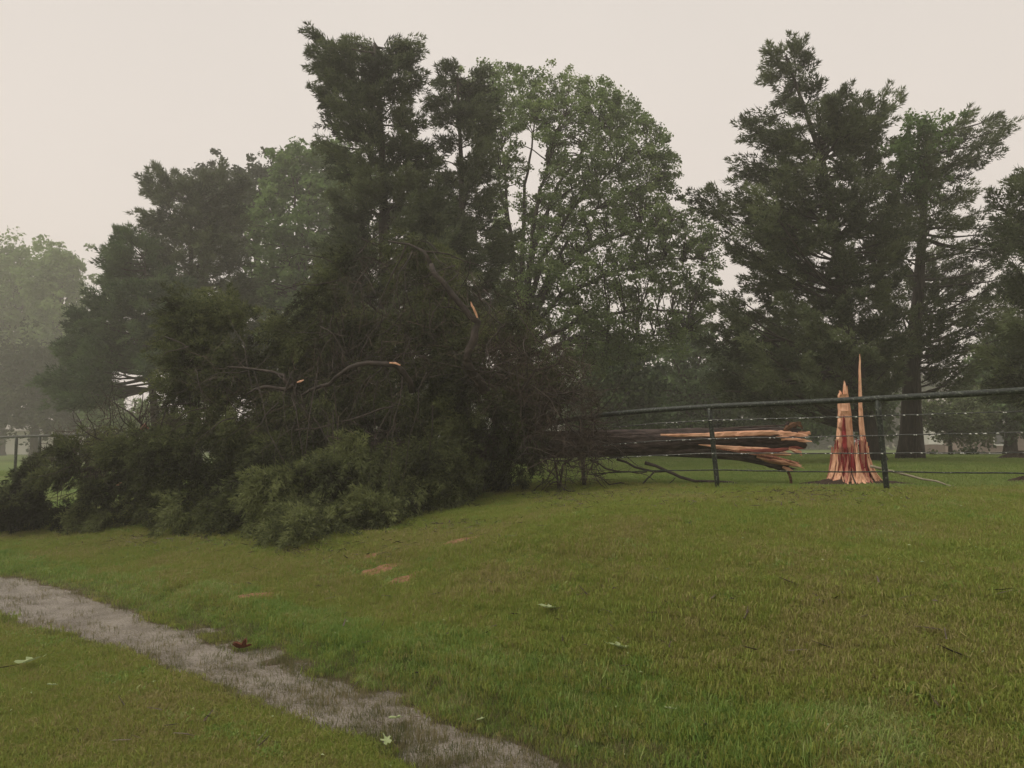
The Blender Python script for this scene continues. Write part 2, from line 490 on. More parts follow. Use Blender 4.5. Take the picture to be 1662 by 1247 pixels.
def trunk_part(root, line, Y, r0, r1, mat, name='trunk', n=10, base_flare=1.35, pts=None):
    b = MB()
    if pts is None:
        pts = [P(u, v, Y) for u, v in line][::-1]          # from the ground up
    # resample
    out = []
    for i in range(len(pts) - 1):
        k = max(2, int((pts[i + 1] - pts[i]).length / .5))
        out += [pts[i].lerp(pts[i + 1], j / k) for j in range(k)]
    out.append(pts[-1])
    m = len(out)
    rad = [(r0 + (r1 - r0) * (i / (m - 1)) ** .8) * (1 + (base_flare - 1) * math.exp(-i * .5 / .35)) for i in range(m)]
    b.tube(out, rad, n, rough=.09, seed=int(Y * 10) + m)
    root_inv = root.location
    b.v = [tuple(Vector(q) - root_inv) for q in b.v]
    return b.build(name, mat, root)

def shift(V, root):
    return V - np.array(root.location)[None]

def cedar(name, label, poly, trunk, Y, nb=90, npl=8, K=90, mat='cedar', gaps=(), r0=.3, plen=.46, ll=.12, lw=.034, lean=(0, 0),
          up=.42, droop=.26, group=None, cat='tree', base_extra=True, tint0=.42, slope=.35, zmin=.8):
    bu, bv = trunk[-1]
    base = P(bu, bv, Y)
    gz = h1(base.x, Y)
    base = Vector((base.x, Y, gz - .1))
    root = thing(name, label, cat, base, group)
    tpts = [base] + [P(u, v, Y) for u, v in trunk[:-1]][::-1]
    trunk_part(root, None, Y, r0, r0 * .12, M['bark'], pts=tpts)
    u, v, Yp = crown_points(poly, nb, Y, gaps)
    T1 = PA(u, v, Yp)
    tb = MB()
    Bs, As, Ls, Rs, Ts = [], [], [], [], []
    tz = np.array([p.z for p in tpts]); tx = np.array([p.x for p in tpts])
    for i in range(len(u)):
        tgt = Vector(T1[i])
        axx = float(np.interp(tgt.z, tz, tx))
        hd = math.hypot(tgt.x - axx, tgt.y - Y)
        z0 = max(gz + zmin, tgt.z - slope * hd * random.uniform(-.5, 2.2))
        z0 = min(z0, float(tz.max()))
        st = Vector((float(np.interp(z0, tz, tx)), Y, z0))
        cv = bough_curve(st, tgt, sag=-.05 * hd)
        tb.tube(cv, [max(.014, .035 * (1 - .8 * k / 4) * (.5 + hd * .4)) for k in range(5)], 4, cap=False, rough=.1, seed=i)
        d = (tgt - st); d.z += up * d.length; d = d.normalized() if d.length > .01 else Vector((0, 0, 1))
        if hd < .4: d = Vector((random.uniform(-.5, .5), random.uniform(-.5, .5), 1)).normalized()
        side = d.cross(Vector((0, 0, 1)))
        side = side.normalized() if side.length > .05 else Vector((1, 0, 0))
        ct = tint0 + random.gauss(0, .17)
        m_ = npl
        Lb = min(max(hd, .5), 1.7)
        for k in range(m_):
            s = (k / max(1, m_ - 1))
            bp = tgt - d * Lb * .55 * (1 - s) + Vector((random.gauss(0, .08), random.gauss(0, .1), random.gauss(0, .08)))
            sg = random.choice((-1, 1)) * random.uniform(.3, 1.1) * (1 - .75 * s)
            ax = (d + side * sg + Vector((lean[0], 0, lean[1])) + Vector((random.gauss(0, .2), random.gauss(0, .25), random.gauss(0, .26)))).normalized()
            Bs.append(bp); As.append(ax); Ls.append(plen * random.uniform(.6, 1.3)); Rs.append(plen * random.uniform(.24, .38)); Ts.append(ct + random.gauss(0, .05))
    V, Fc, T = plumes(np.array(Bs), np.array(As), np.array(Ls), np.array(Rs), K, ll, lw, np.array(Ts), droop=droop)
    me = mesh_np('crown', shift(V, root), Fc, M[mat], T)
    obj('crown', me, root)
    tb.v = [tuple(Vector(q) - root.location) for q in tb.v]
    tb.build('boughs', M['limb'], root)['kind'] = 'stuff'
    return root

def broadleaf(name, label, poly, trunk, Y, nb=260, K=110, R=.42, size=.14, mat='maple', gaps=(), r0=.3, nlimb=10, limbs=None, group=None,
              deep=.9, tint0=.45, fork=None, cat='tree', ntw=1.0):
    bu, bv = trunk[-1]
    base = P(bu, bv, Y); base = Vector((base.x, Y, h1(base.x, Y) - .1))
    root = thing(name, label, cat, base, group)
    top = P(*trunk[0], Y)
    tpts = [base] + [P(u, v, Y) for u, v in trunk[:-1]][::-1]
    trunk_part(root, None, Y, r0, r0 * .62, M['bark'], pts=tpts)
    u, v, Yp = crown_points(poly, nb, Y, gaps, deep)
    T1 = PA(u, v, Yp)
    # limbs: either traced ones or a fan
    lim = []
    if limbs:
        for ln, rr in limbs:
            dy = random.uniform(-1, 1) * 1.6
            pts = [P(a, b, Y + dy * k / (len(ln) - 1)) for k, (a, b) in enumerate(ln)]
            lim.append((pts, rr))
    else:
        idx = np.argsort(-T1[:, 2])[: max(4, nb // 3)]
        pick = rng.choice(idx, size=min(nlimb, len(idx)), replace=False)
        for k in pick:
            tg = Vector(T1[k]); s0 = tpts[-1].lerp(tpts[-2], random.uniform(0, .3))
            lim.append((bough_curve(s0, tg, sag=.12 * (tg - s0).length, n=7), r0 * .42))
    allp = []
    for pts, rr in lim:
        out = []
        for i in range(len(pts) - 1):
            k = max(2, int((pts[i + 1] - pts[i]).length / .45))
            for j in range(k):
                q = pts[i].lerp(pts[i + 1], j / k)
                out.append(q + Vector((random.gauss(0, .025), random.gauss(0, .025), random.gauss(0, .02))))
        out.append(pts[-1])
        m_ = len(out)
        b = MB(); b.tube([q - root.location for q in out], [rr * (1 - .8 * i / (m_ - 1)) for i in range(m_)], 6, rough=.08, seed=m_)
        b.build('limb', M['limb'], root)
        allp += [(q, rr * (1 - .8 * i / (m_ - 1))) for i, q in enumerate(out)]
    AP = np.array([tuple(q) for q, _ in allp]); 
    tb = MB()
    for i in range(len(u)):
        tg = T1[i]
        dd = AP - tg; dist = np.linalg.norm(dd, axis=1) + np.where(AP[:, 2] > tg[2] - .1, 1.2, 0)
        k = int(np.argmin(dist)); s0 = Vector(AP[k]); t0 = Vector(tg)
        L = (t0 - s0).length
        if random.random() < ntw:
            tb.tube(bough_curve(s0 - root.location, t0 - root.location, sag=.08 * L, n=5), [min(allp[k][1] * .6, .012 + .016 * L) * (1 - .7 * q / 4) + .004 for q in range(5)], 4, cap=False, seed=i)
    Rr = R * rng.uniform(.6, 1.35, len(u)); tt = tint0 + rng.normal(size=len(u)) * .18
    # each clump has two or three lobes
    C2 = np.concatenate([T1, T1 + rng.normal(size=T1.shape) * R * .8]); R2 = np.concatenate([Rr, Rr * .7]); t2 = np.concatenate([tt, tt])
    V, Fc, T = leafballs(C2, R2, K // 2, size, t2)
    obj('crown', mesh_np('crown', shift(V, root), Fc, M[mat], T), root)
    tb.build('branchwork', M['limb'], root)['kind'] = 'stuff'
    return root

# ================================================================== SETTING
# ground: one sheet, fine near the camera and coarse far off
def axis(neg, pos, fine_lo, fine_hi, step, grow=1.16):
    a = list(np.arange(fine_lo, fine_hi + 1e-6, step)); s = step; x = a[-1]
    while x < pos: s *= grow; x += s; a.append(x)
    s = step; x = a[0]; b = []
    while x > neg: s *= grow; x -= s; b.append(x)
    return np.array(b[::-1] + a)

gx = axis(-700, 700, -8.5, 8.0, .075); gy = axis(-300, 900, 2.0, 14.0, .075)
GX, GY = np.meshgrid(gx, gy)
GZ = H(GX, GY)
far = np.hypot(GX, GY); wfar = np.clip((far - 120) / 100, 0, 1); GZ = GZ * (1 - wfar)
nx, ny = len(gx), len(gy)
ii = (np.arange(ny - 1)[:, None] * nx + np.arange(nx - 1)[None]).ravel()
Fg = np.stack([ii, ii + 1, ii + nx + 1, ii + nx], 1)

m, nt, out = new_mat('lawn_soil')
tcn = N(nt, 'ShaderNodeNewGeometry')
n1 = N(nt, 'ShaderNodeTexNoise', **{}); n1.inputs['Scale'].default_value = .55; n1.inputs['Detail'].default_value = 5
n2 = N(nt, 'ShaderNodeTexNoise'); n2.inputs['Scale'].default_value = 18; n2.inputs['Detail'].default_value = 6
n3 = N(nt, 'ShaderNodeTexNoise'); n3.inputs['Scale'].default_value = 95; n3.inputs['Detail'].default_value = 3
for n_ in (n1, n2, n3): nt.links.new(tcn.outputs['Position'], n_.inputs['Vector'])
r1 = ramp(nt, n1.outputs[0], [(.35, (.100, .170, .036)), (.5, (.135, .195, .042)), (.65, (.165, .190, .050))])
r2 = ramp(nt, n2.outputs[0], [(.35, (.035, .030, .014)), (.6, (.9, .9, .9))])
r3 = ramp(nt, n3.outputs[0], [(.3, (.55, .5, .4)), (.7, (1.2, 1.25, 1.1))])
mA = N(nt, 'ShaderNodeMix', data_type='RGBA', blend_type='MULTIPLY'); mA.inputs[0].default_value = .45
nt.links.new(r1.outputs[0], mA.inputs[6]); nt.links.new(r2.outputs[0], mA.inputs[7])
mB = N(nt, 'ShaderNodeMix', data_type='RGBA', blend_type='MULTIPLY'); mB.inputs[0].default_value = .8
nt.links.new(mA.outputs[2], mB.inputs[6]); nt.links.new(r3.outputs[0], mB.inputs[7])
# mud where the ground lies at the water's level
sz = N(nt, 'ShaderNodeSeparateXYZ'); nt.links.new(tcn.outputs['Position'], sz.inputs[0])
mr = N(nt, 'ShaderNodeMapRange'); mr.inputs[1].default_value = .0; mr.inputs[2].default_value = .035; mr.inputs[3].default_value = 1; mr.inputs[4].default_value = 0
nt.links.new(sz.outputs['Z'], mr.inputs[0])
mC = N(nt, 'ShaderNodeMix', data_type='RGBA'); mC.inputs[7].default_value = (.085, .062, .042, 1)
nt.links.new(mr.outputs[0], mC.inputs[0]); nt.links.new(mB.outputs[2], mC.inputs[6])
p = N(nt, 'ShaderNodeBsdfPrincipled'); p.inputs['Roughness'].default_value = .85; p.inputs['Specular IOR Level'].default_value = .15
nt.links.new(mC.outputs[2], p.inputs['Base Color'])
b = N(nt, 'ShaderNodeBump'); b.inputs['Strength'].default_value = .8; b.inputs['Distance'].default_value = .04
nt.links.new(n2.outputs[0], b.inputs['Height']); nt.links.new(b.outputs[0], p.inputs['Normal'])
nt.links.new(p.outputs[0], out.inputs[0]); M['lawn'] = m
ground = obj('ground', mesh_np('ground', np.stack([GX, GY, GZ], -1).reshape(-1, 3), Fg, M['lawn'], smooth=True), kind='structure')

# water standing in the shallow ditch
m, nt, out = new_mat('rain_water')
g = N(nt, 'ShaderNodeNewGeometry')
a1 = N(nt, 'ShaderNodeTexNoise'); a1.inputs['Scale'].default_value = 38; a1.inputs['Detail'].default_value = 3; a1.inputs['Roughness'].default_value = .7
a2 = N(nt, 'ShaderNodeTexVoronoi'); a2.inputs['Scale'].default_value = 70
a3 = N(nt, 'ShaderNodeTexNoise'); a3.inputs['Scale'].default_value = 3; a3.inputs['Detail'].default_value = 4
for q in (a1, a2, a3): nt.links.new(g.outputs['Position'], q.inputs['Vector'])
ad = N(nt, 'ShaderNodeMath', operation='ADD'); nt.links.new(a1.outputs[0], ad.inputs[0]); nt.links.new(a2.outputs['Distance'], ad.inputs[1])
rr = ramp(nt, a3.outputs[0], [(.35, (.17, .145, .12)), (.65, (.28, .245, .21))])
p = N(nt, 'ShaderNodeBsdfPrincipled'); p.inputs['Roughness'].default_value = .22; p.inputs['IOR'].default_value = 1.33
p.inputs['Specular IOR Level'].default_value = .9
nt.links.new(rr.outputs[0], p.inputs['Base Color'])
b = N(nt, 'ShaderNodeBump'); b.inputs['Strength'].default_value = .7; b.inputs['Distance'].default_value = .009
nt.links.new(ad.outputs[0], b.inputs['Height']); nt.links.new(b.outputs[0], p.inputs['Normal'])
nt.links.new(p.outputs[0], out.inputs[0]); M['water'] = m
wv, wf = [], []
for i, (x, y, w) in enumerate(CH):
    j0, j1 = max(i - 1, 0), min(i + 1, len(CH) - 1)
    dx, dy = CH[j1][0] - CH[j0][0], CH[j1][1] - CH[j0][1]; l = math.hypot(dx, dy); nx_, ny_ = -dy / l, dx / l
    for s in (-1, 1): wv.append((x + nx_ * s * (w + .45), y + ny_ * s * (w + .45), 0.0))
    if i: wf.append((2 * i - 2, 2 * i - 1, 2 * i + 1, 2 * i))
obj('ditch_water', mesh_np('ditch_water', np.array(wv), np.array(wf), M['water']), kind='structure')

# wet road beyond the lawn on the right
rv = []
for i in range(41):
    x = -10 + i * 3.0
    for y in (40.0, 46.0): rv.append((x, y, h1(x, y) + .03))
rf = [(2 * i, 2 * i + 2, 2 * i + 3, 2 * i + 1) for i in range(40)]
obj('road', mesh_np('road', np.array(rv), np.array(rf), M['road']), kind='structure')

# ------------------------------------------------------------------ grass (stuff, instanced tufts)
def grass_mat(name, stops, dead=.0):
    m, nt, out = new_mat(name)
    g = N(nt, 'ShaderNodeNewGeometry')
    a = N(nt, 'ShaderNodeTexNoise'); a.inputs['Scale'].default_value = .8; a.inputs['Detail'].default_value = 5; a.inputs['Roughness'].default_value = .6
    b_ = N(nt, 'ShaderNodeTexNoise'); b_.inputs['Scale'].default_value = 11; b_.inputs['Detail'].default_value = 4
    for q in (a, b_): nt.links.new(g.outputs['Position'], q.inputs['Vector'])
    at = N(nt, 'ShaderNodeAttribute', attribute_name='tint')
    m1 = N(nt, 'ShaderNodeMath', operation='MULTIPLY_ADD'); m1.inputs[1].default_value = 1.15; m1.inputs[2].default_value = -.42
    nt.links.new(a.outputs[0], m1.inputs[0])
    m2_ = N(nt, 'ShaderNodeMath', operation='MULTIPLY_ADD'); m2_.inputs[1].default_value = .75
    nt.links.new(b_.outputs[0], m2_.inputs[0]); nt.links.new(m1.outputs[0], m2_.inputs[2])
    m3 = N(nt, 'ShaderNodeMath', operation='MULTIPLY_ADD'); m3.inputs[1].default_value = .45; m3.use_clamp = True
    nt.links.new(at.outputs['Fac'], m3.inputs[0]); nt.links.new(m2_.outputs[0], m3.inputs[2])
    r = ramp(nt, m3.outputs[0], stops)
    p = N(nt, 'ShaderNodeBsdfPrincipled'); p.inputs['Roughness'].default_value = .6; p.inputs['Specular IOR Level'].default_value = .2
    t = N(nt, 'ShaderNodeBsdfTranslucent'); mixn = N(nt, 'ShaderNodeMixShader'); mixn.inputs[0].default_value = .4
    nt.links.new(r.outputs[0], p.inputs['Base Color']); nt.links.new(r.outputs[0], t.inputs['Color'])
    nt.links.new(p.outputs[0], mixn.inputs[1]); nt.links.new(t.outputs[0], mixn.inputs[2]); nt.links.new(mixn.outputs[0], out.inputs[0])
    return m

M['grass'] = grass_mat('lawn_grass', [(.11, (.125, .212, .043)), (.34, (.178, .262, .048)), (.60, (.232, .285, .054)), (.87, (.265, .268, .066)), (1, (.32, .28, .115))])
M['grass_f'] = grass_mat('far_lawn_grass', [(.18, (.12, .20, .05)), (.5, (.18, .27, .065)), (.85, (.25, .30, .085))])
M['grass_b'] = grass_mat('fresh_grass', [(.2, (.105, .195, .040)), (.5, (.165, .265, .052)), (.8, (.24, .33, .08)), (1, (.34, .37, .14))])
M['grass_w'] = grass_mat('drowned_grass', [(.2, (.060, .085, .030)), (.5, (.105, .120, .045)), (.8, (.17, .16, .07)), (1, (.26, .22, .12))])

def tuft(name, nbl, hgt, rad, wid, mat, lean=.5, seg=2):
    V, Fc, T = [], [], []
    for i in range(nbl):
        a = random.uniform(0, 6.283); r = rad * math.sqrt(random.random())
        x, y = r * math.cos(a), r * math.sin(a)
        h = hgt * random.uniform(.45, 1.2); w = wid * random.uniform(.7, 1.3)
        la = random.uniform(0, 6.283); le = lean * h * random.uniform(.2, 1.4)
        dx, dy = math.cos(la) * le, math.sin(la) * le
        fa = random.uniform(0, 6.283); wx, wy = math.cos(fa) * w / 2, math.sin(fa) * w / 2
        b0 = len(V)
        V += [(x - wx, y - wy, -.01), (x + wx, y + wy, -.01), (x + dx * .35 + wx * .8, y + dy * .35 + wy * .8, h * .6), (x + dx * .35 - wx * .8, y + dy * .35 - wy * .8, h * .6), (x + dx, y + dy, h * (1 - .25 * min(1, le / h)))]
        Fc += [(b0, b0 + 1, b0 + 2), (b0, b0 + 2, b0 + 3), (b0 + 3, b0 + 2, b0 + 4)]
        t = random.random(); T += [t, t, t]
    me = mesh_np(name, np.array(V), np.array(Fc), mat, T)
    return bpy.data.objects.new(name, me)

def scatter(name, pts, nrmrot, scl, protos):
    """one stuff object whose points carry instanced tufts"""
    me = bpy.data.meshes.new(name)
    me.vertices.add(len(pts)); me.vertices.foreach_set('co', np.ascontiguousarray(pts, dtype=np.float32).ravel())
    a = me.attributes.new('rot', 'FLOAT_VECTOR', 'POINT'); a.data.foreach_set('vector', np.ascontiguousarray(nrmrot, dtype=np.float32).ravel())
    a = me.attributes.new('scl', 'FLOAT', 'POINT'); a.data.foreach_set('value', np.ascontiguousarray(scl, dtype=np.float32))
    o = obj(name, me, kind='stuff')
    col = bpy.data.collections.new(name + '_tufts')
    for q in protos: col.objects.link(q)
    ng = bpy.data.node_groups.new(name, 'GeometryNodeTree')
    ng.interface.new_socket('Geometry', in_out='INPUT', socket_type='NodeSocketGeometry')
    ng.interface.new_socket('Geometry', in_out='OUTPUT', socket_type='NodeSocketGeometry')
    gi = ng.nodes.new('NodeGroupInput'); go = ng.nodes.new('NodeGroupOutput')
    ip = ng.nodes.new('GeometryNodeInstanceOnPoints')
    ci = ng.nodes.new('GeometryNodeCollectionInfo'); ci.inputs['Collection'].default_value = col
    ci.inputs['Separate Children'].default_value = True; ci.inputs['Reset Children'].default_value = True
    ip.inputs['Pick Instance'].default_value = True
    na = ng.nodes.new('GeometryNodeInputNamedAttribute'); na.data_type = 'FLOAT_VECTOR'; na.inputs['Name'].default_value = 'rot'
    nb = ng.nodes.new('GeometryNodeInputNamedAttribute'); nb.data_type = 'FLOAT'; nb.inputs['Name'].default_value = 'scl'
    L = ng.links.new
    L(gi.outputs[0], ip.inputs['Points']); L(ci.outputs[0], ip.inputs['Instance'])
    L(na.outputs['Attribute'], ip.inputs['Rotation']); L(nb.outputs['Attribute'], ip.inputs['Scale'])
    L(ip.outputs[0], go.inputs[0])
    md = o.modifiers.new('tufts', 'NODES'); md.node_group = ng
    return o

def frustum_pts(n, y0, y1, power):
    """points on the ground in view, denser near the camera"""
    s = rng.random(n)
    y = (y0 ** (1 - power) + s * (y1 ** (1 - power) - y0 ** (1 - power))) ** (1 / (1 - power))
    x = rng.uniform(-.74, .74, n) * (y + .8)
    return x, y

protoA = [tuft('tuft', 46, .019, .085, .0036, M['grass'], 1.2) for _ in range(7)]
protoB = [tuft('tuft_tall', 24, .046, .07, .0046, M['grass_b'], .8) for _ in range(5)]
protoW = [tuft('tuft_water', 9, .085, .05, .0040, M['grass_w'], .5) for _ in range(5)]
protoC = [tuft('tuft_clover', 16, .030, .05, .011, M['grass_b'], .9) for _ in range(3)]
protoF = [tuft('tuft_far', 46, .060, .22, .012, M['grass_f'], .5) for _ in range(4)]

x, y = frustum_pts(150000, 2.4, 14.5, 1.15)
k = ~((y > 11.2) & (y > 9.8 + .72 * (4.77 - x) + .8)); x, y = x[k], y[k]
z = H(x, y); ch = chan(x, y)
k = z > .012
# bare clay patches
bare = [(618, 926, .15), (664, 939, .13), (418, 967, .13), (752, 877, .15), (603, 903, .10)]
BG = [(ground_at(u, v), r) for u, v, r in bare]
for gpt, r in BG:
    d = np.hypot((x - gpt.x) / 1.6, y - gpt.y) + .35 * r * wob(x, y, 21)
    k &= ~((d < r) & (rng.random(len(x)) < .8))
STX = P(1380, 788, 12.3).x
k &= ~((((x - STX) / 1.05) ** 2 + ((y - 12.2) / .55) ** 2 < 1) & (rng.random(len(x)) < .9))
x, y, z, ch = x[k], y[k], z[k], ch[k]
# brighter, longer grass along the far bank of the ditch and in soft patches
side = (x * 1.0 + y * .9)
fresh = ((ch > -.1) & (ch < .55 + .3 * wob(x, y, 2.7)) & (y > np.interp(x, CH[:, 0], CH[:, 1])) & (rng.random(len(x)) < .55)) | ((wob(x, y, 1.25, 4) > .62) & (rng.random(len(x)) < .16))
pts = np.stack([x, y, z], -1)
rot = np.stack([rng.normal(size=len(x)) * .15, rng.normal(size=len(x)) * .15, rng.uniform(0, 6.28, len(x))], -1)
hv = 1 + .30 * wob(x, y, 5.5, 3) + .30 * wob(x, y, 19, 7) + .2 * wob(x, y, 37, 2)
scl = rng.uniform(.6, 1.25, len(x)) * hv * np.clip(.9 + y * .03, .9, 1.3)
weed = ~fresh & (wob(x, y, 2.9, 11) + .8 * wob(x, y, 9, 4) > .75) & (rng.random(len(x)) < .35)
scatter('lawn_weeds', pts[weed], rot[weed], scl[weed], protoC)
fresh0 = fresh
scatter('lawn_grass', pts[~fresh], rot[~fresh], scl[~fresh], protoA)
scatter('fresh_grass', pts[fresh], rot[fresh], scl[fresh] * .8, protoB)
# seldom blades standing in the water
x, y = frustum_pts(90000, 2.6, 10.5, 1.1)
ch = chan(x, y); z = H(x, y)
w_ = wob(x, y, 3.1, 9) + .5 * wob(x, y, 8, 2)
k = (ch < .15) & (rng.random(len(x)) < np.clip(.10 + .38 * w_ + .45 * np.clip(1 + ch / .35, 0, 1) + np.clip((x + 3.4) * .16, -.02, .34), 0.01, .8))
x, y, z = x[k], y[k], z[k]
rot = np.stack([rng.normal(size=len(x)) * .15, rng.normal(size=len(x)) * .15, rng.uniform(0, 6.28, len(x))], -1)
scatter('ditch_grass', np.stack([x, y, np.maximum(z, -.02)], -1), rot, rng.uniform(.35, 1.0, len(x)) * .9, protoW)
x, y = frustum_pts(36000, 11.2, 34, 1.1)
k = (y > 9.8 + .72 * (4.77 - x) + .8) & ~((((x - STX) / 1.1) ** 2 + ((y - 12.2) / .6) ** 2 < 1) & (rng.random(len(x)) < .9)); x, y = x[k], y[k]
z = H(x, y)
rot = np.stack([x * 0, x * 0, rng.uniform(0, 6.28, len(x))], -1)
scatter('far_grass', np.stack([x, y, z], -1), rot, rng.uniform(.6, 1.2, len(x)), protoF)

# ================================================================== STANDING TREES
cedar('cedar_tree', 'tall dark cedar with ragged top, behind the middle of the fallen crown',
      [(498, 40), (530, 48), (560, 80), (600, 50), (640, 78), (655, 62), (668, 100), (690, 120), (672, 180), (690, 250), (720, 300), (780, 400), (770, 520), (720, 600), (560, 600),
       (520, 500), (530, 380), (545, 300), (520, 220), (498, 165), (520, 140), (515, 100), (498, 75)],
      [(608, 70), (615, 150), (622, 300), (628, 600), (630, 760)], 19, nb=145, npl=17, K=64, r0=.30, gaps=[(590, 165, 18, 9), (668, 150, 12, 14), (655, 205, 9, 7), (560, 250, 14, 8)])
cedar('cedar_tree', 'darker second cedar with twin thin tips, right of the tallest ragged cedar',
      [(706, 115), (716, 130), (732, 108), (742, 130), (785, 115), (800, 180), (812, 300), (830, 380), (825, 470), (800, 560), (700, 560), (680, 420), (660, 320), (690, 250), (720, 200), (704, 150)],
      [(742, 120), (748, 250), (752, 500), (755, 760)], 21, nb=92, npl=16, K=62, r0=.24, gaps=[(700, 235, 14, 9), (690, 345, 14, 6), (735, 245, 10, 6)])
broadleaf('maple_tree', 'large round-crowned green broadleaf tree with fanning limbs, in the centre',
      [(745, 130), (790, 108), (860, 112), (920, 125), (990, 138), (1040, 175), (1070, 225), (1095, 260), (1092, 310), (1070, 340), (1098, 345), (1125, 340), (1160, 375), (1166, 420), (1150, 480), (1155, 530), (1110, 560),
       (1000, 590), (900, 610), (820, 560), (800, 450), (810, 330), (790, 250), (740, 200)],
      [(848, 520), (852, 600), (856, 770)], 26, nb=1000, K=136, R=.31, size=.10, r0=.36, deep=.55,
      gaps=[(864, 262, 25, 60), (834, 350, 15, 60), (822, 300, 9, 22), (900, 195, 10, 14), (925, 250, 14, 10), (975, 285, 16, 7), (950, 330, 16, 7), (990, 370, 14, 7), (1020, 410, 22, 8), (960, 425, 14, 6), (1115, 430, 16, 14), (1075, 490, 26, 12),
            (905, 480, 16, 9), (890, 550, 22, 10), (1000, 500, 20, 12), (870, 410, 7, 20), (1050, 530, 22, 8)],
      limbs=[([(850, 540), (858, 440), (872, 330), (895, 240), (915, 190)], .13), ([(848, 530), (846, 420), (852, 300), (868, 200)], .12),
             ([(852, 520), (880, 420), (935, 330), (1000, 270), (1050, 240)], .12), ([(850, 520), (835, 430), (822, 330), (815, 220)], .12),
             ([(856, 540), (900, 450), (960, 400), (1040, 370), (1090, 360)], .11), ([(856, 540), (910, 480), (1000, 440), (1080, 420), (1140, 420)], .10),
             ([(856, 560), (940, 520), (1040, 500), (1120, 510)], .10), ([(856, 580), (960, 540), (1060, 545), (1110, 540)], .09),
             ([(852, 500), (868, 400), (905, 300), (960, 220), (1000, 180)], .11), ([(854, 530), (890, 440), (950, 350), (1030, 310), (1075, 290)], .08),
             ([(848, 500), (830, 400), (812, 300), (800, 180)], .08), ([(850, 520), (862, 430), (890, 340), (950, 290), (990, 230)], .07)])
cedar('cedar_tree', 'tall cedar with windblown left boughs, behind the orange stump',
      [(1255, 65), (1272, 58), (1288, 78), (1310, 72), (1318, 95), (1305, 125), (1350, 120), (1362, 150), (1388, 140), (1400, 165), (1450, 150), (1458, 175), (1425, 205), (1440, 260), (1470, 350), (1460, 470), (1480, 560), (1450, 640), (1330, 660), (1240, 650), (1160, 640),
       (1145, 560), (1190, 480), (1230, 440), (1180, 395), (1170, 345), (1130, 318), (1150, 298), (1215, 305), (1195, 262), (1215, 250), (1245, 245), (1205, 210), (1220, 165), (1260, 155), (1245, 120), (1262, 105), (1240, 98)],
      [(1275, 90), (1300, 160), (1335, 260), (1360, 420), (1385, 580), (1420, 746)], 20, nb=205, npl=16, K=62, r0=.26, lean=(-.25, 0), mat='cedar', tint0=.5, droop=.25,
      gaps=[(1350, 255, 12, 8), (1280, 205, 14, 8), (1240, 400, 20, 7), (1310, 380, 14, 7), (1200, 430, 16, 10), (1415, 240, 8, 6), (1290, 410, 10, 6)])
cedar('cedar_tree', 'thick-trunked open cedar right of the stump, bare limbs lower down',
      [(1440, 230), (1480, 205), (1530, 215), (1560, 165), (1580, 172), (1570, 210), (1600, 178), (1650, 205), (1640, 240), (1590, 250), (1560, 280), (1600, 330), (1640, 380), (1662, 450), (1640, 560), (1560, 620), (1440, 620), (1420, 500), (1430, 350)],
      [(1505, 215), (1500, 330), (1490, 480), (1480, 600), (1478, 746)], 22, nb=112, npl=12, K=52, r0=.34, lean=(.1, .05), tint0=.48, droop=.2,
      gaps=[(1470, 305, 14, 12), (1525, 290, 20, 12), (1560, 380, 26, 14), (1470, 400, 12, 12), (1590, 430, 22, 12), (1540, 470, 26, 10), (1450, 470, 14, 8), (1620, 330, 14, 14)])
cedar('cedar_tree', 'dark cedar leaning in at the right edge of the view',
      [(1650, 300), (1700, 240), (1760, 160), (1850, 250), (1850, 620), (1700, 680), (1620, 640), (1600, 560), (1640, 480), (1620, 400), (1605, 345)],
      [(1740, 150), (1735, 400), (1730, 800)], 17, nb=100, npl=14, K=60, r0=.28, gaps=[(1640, 255, 26, 18), (1620, 300, 16, 18)], lean=(-.2, .1))
broadleaf('vine', 'bright green vine leaves covering the top of the thick-trunked cedar',
      [(1445, 240), (1470, 200), (1495, 185), (1540, 195), (1550, 240), (1520, 265), (1500, 340), (1480, 330), (1460, 270)],
      [(1500, 300), (1492, 500), (1484, 748)], 21.4, nb=60, K=70, R=.26, size=.12, mat='vine', r0=.04, nlimb=4, cat='vine', gaps=[(1485, 240, 8, 6)])
cedar('cedar_tree', 'grey-green cedar at left whose top bends left, behind the far fence',
      [(240, 285), (262, 272), (275, 290), (290, 285), (300, 315), (345, 280), (385, 275), (400, 300), (392, 400), (415, 480), (420, 560), (400, 640), (320, 640), (275, 560), (260, 500), (235, 420), (240, 380), (228, 350), (245, 330), (232, 305)],
      [(305, 330), (310, 420), (314, 560), (316, 730)], 33, nb=125, npl=13, K=58, r0=.36, plen=.72, ll=.20, lw=.056, gaps=[(285, 325, 14, 10), (270, 400, 14, 9), (262, 415, 12, 8), (330, 365, 9, 6), (345, 300, 4, 10), (300, 440, 9, 6)], tint0=.35)
cedar('cedar_tree', 'low wide green cedar spreading left towards the far houses',
      [(205, 378), (235, 390), (260, 440), (330, 480), (360, 560), (340, 650), (300, 600), (225, 585), (185, 600), (165, 640), (110, 655), (85, 640), (75, 615), (120, 590), (90, 570), (120, 545), (115, 505), (150, 500), (135, 465), (165, 450), (170, 425), (180, 395)],
      [(235, 420), (240, 560), (262, 735)], 30, nb=140, npl=13, K=60, r0=.24, plen=.66, ll=.18, lw=.052, mat='cedar_light', tint0=.35, slope=.15, zmin=3.2, gaps=[(150, 540, 12, 6), (120, 625, 8, 5)])
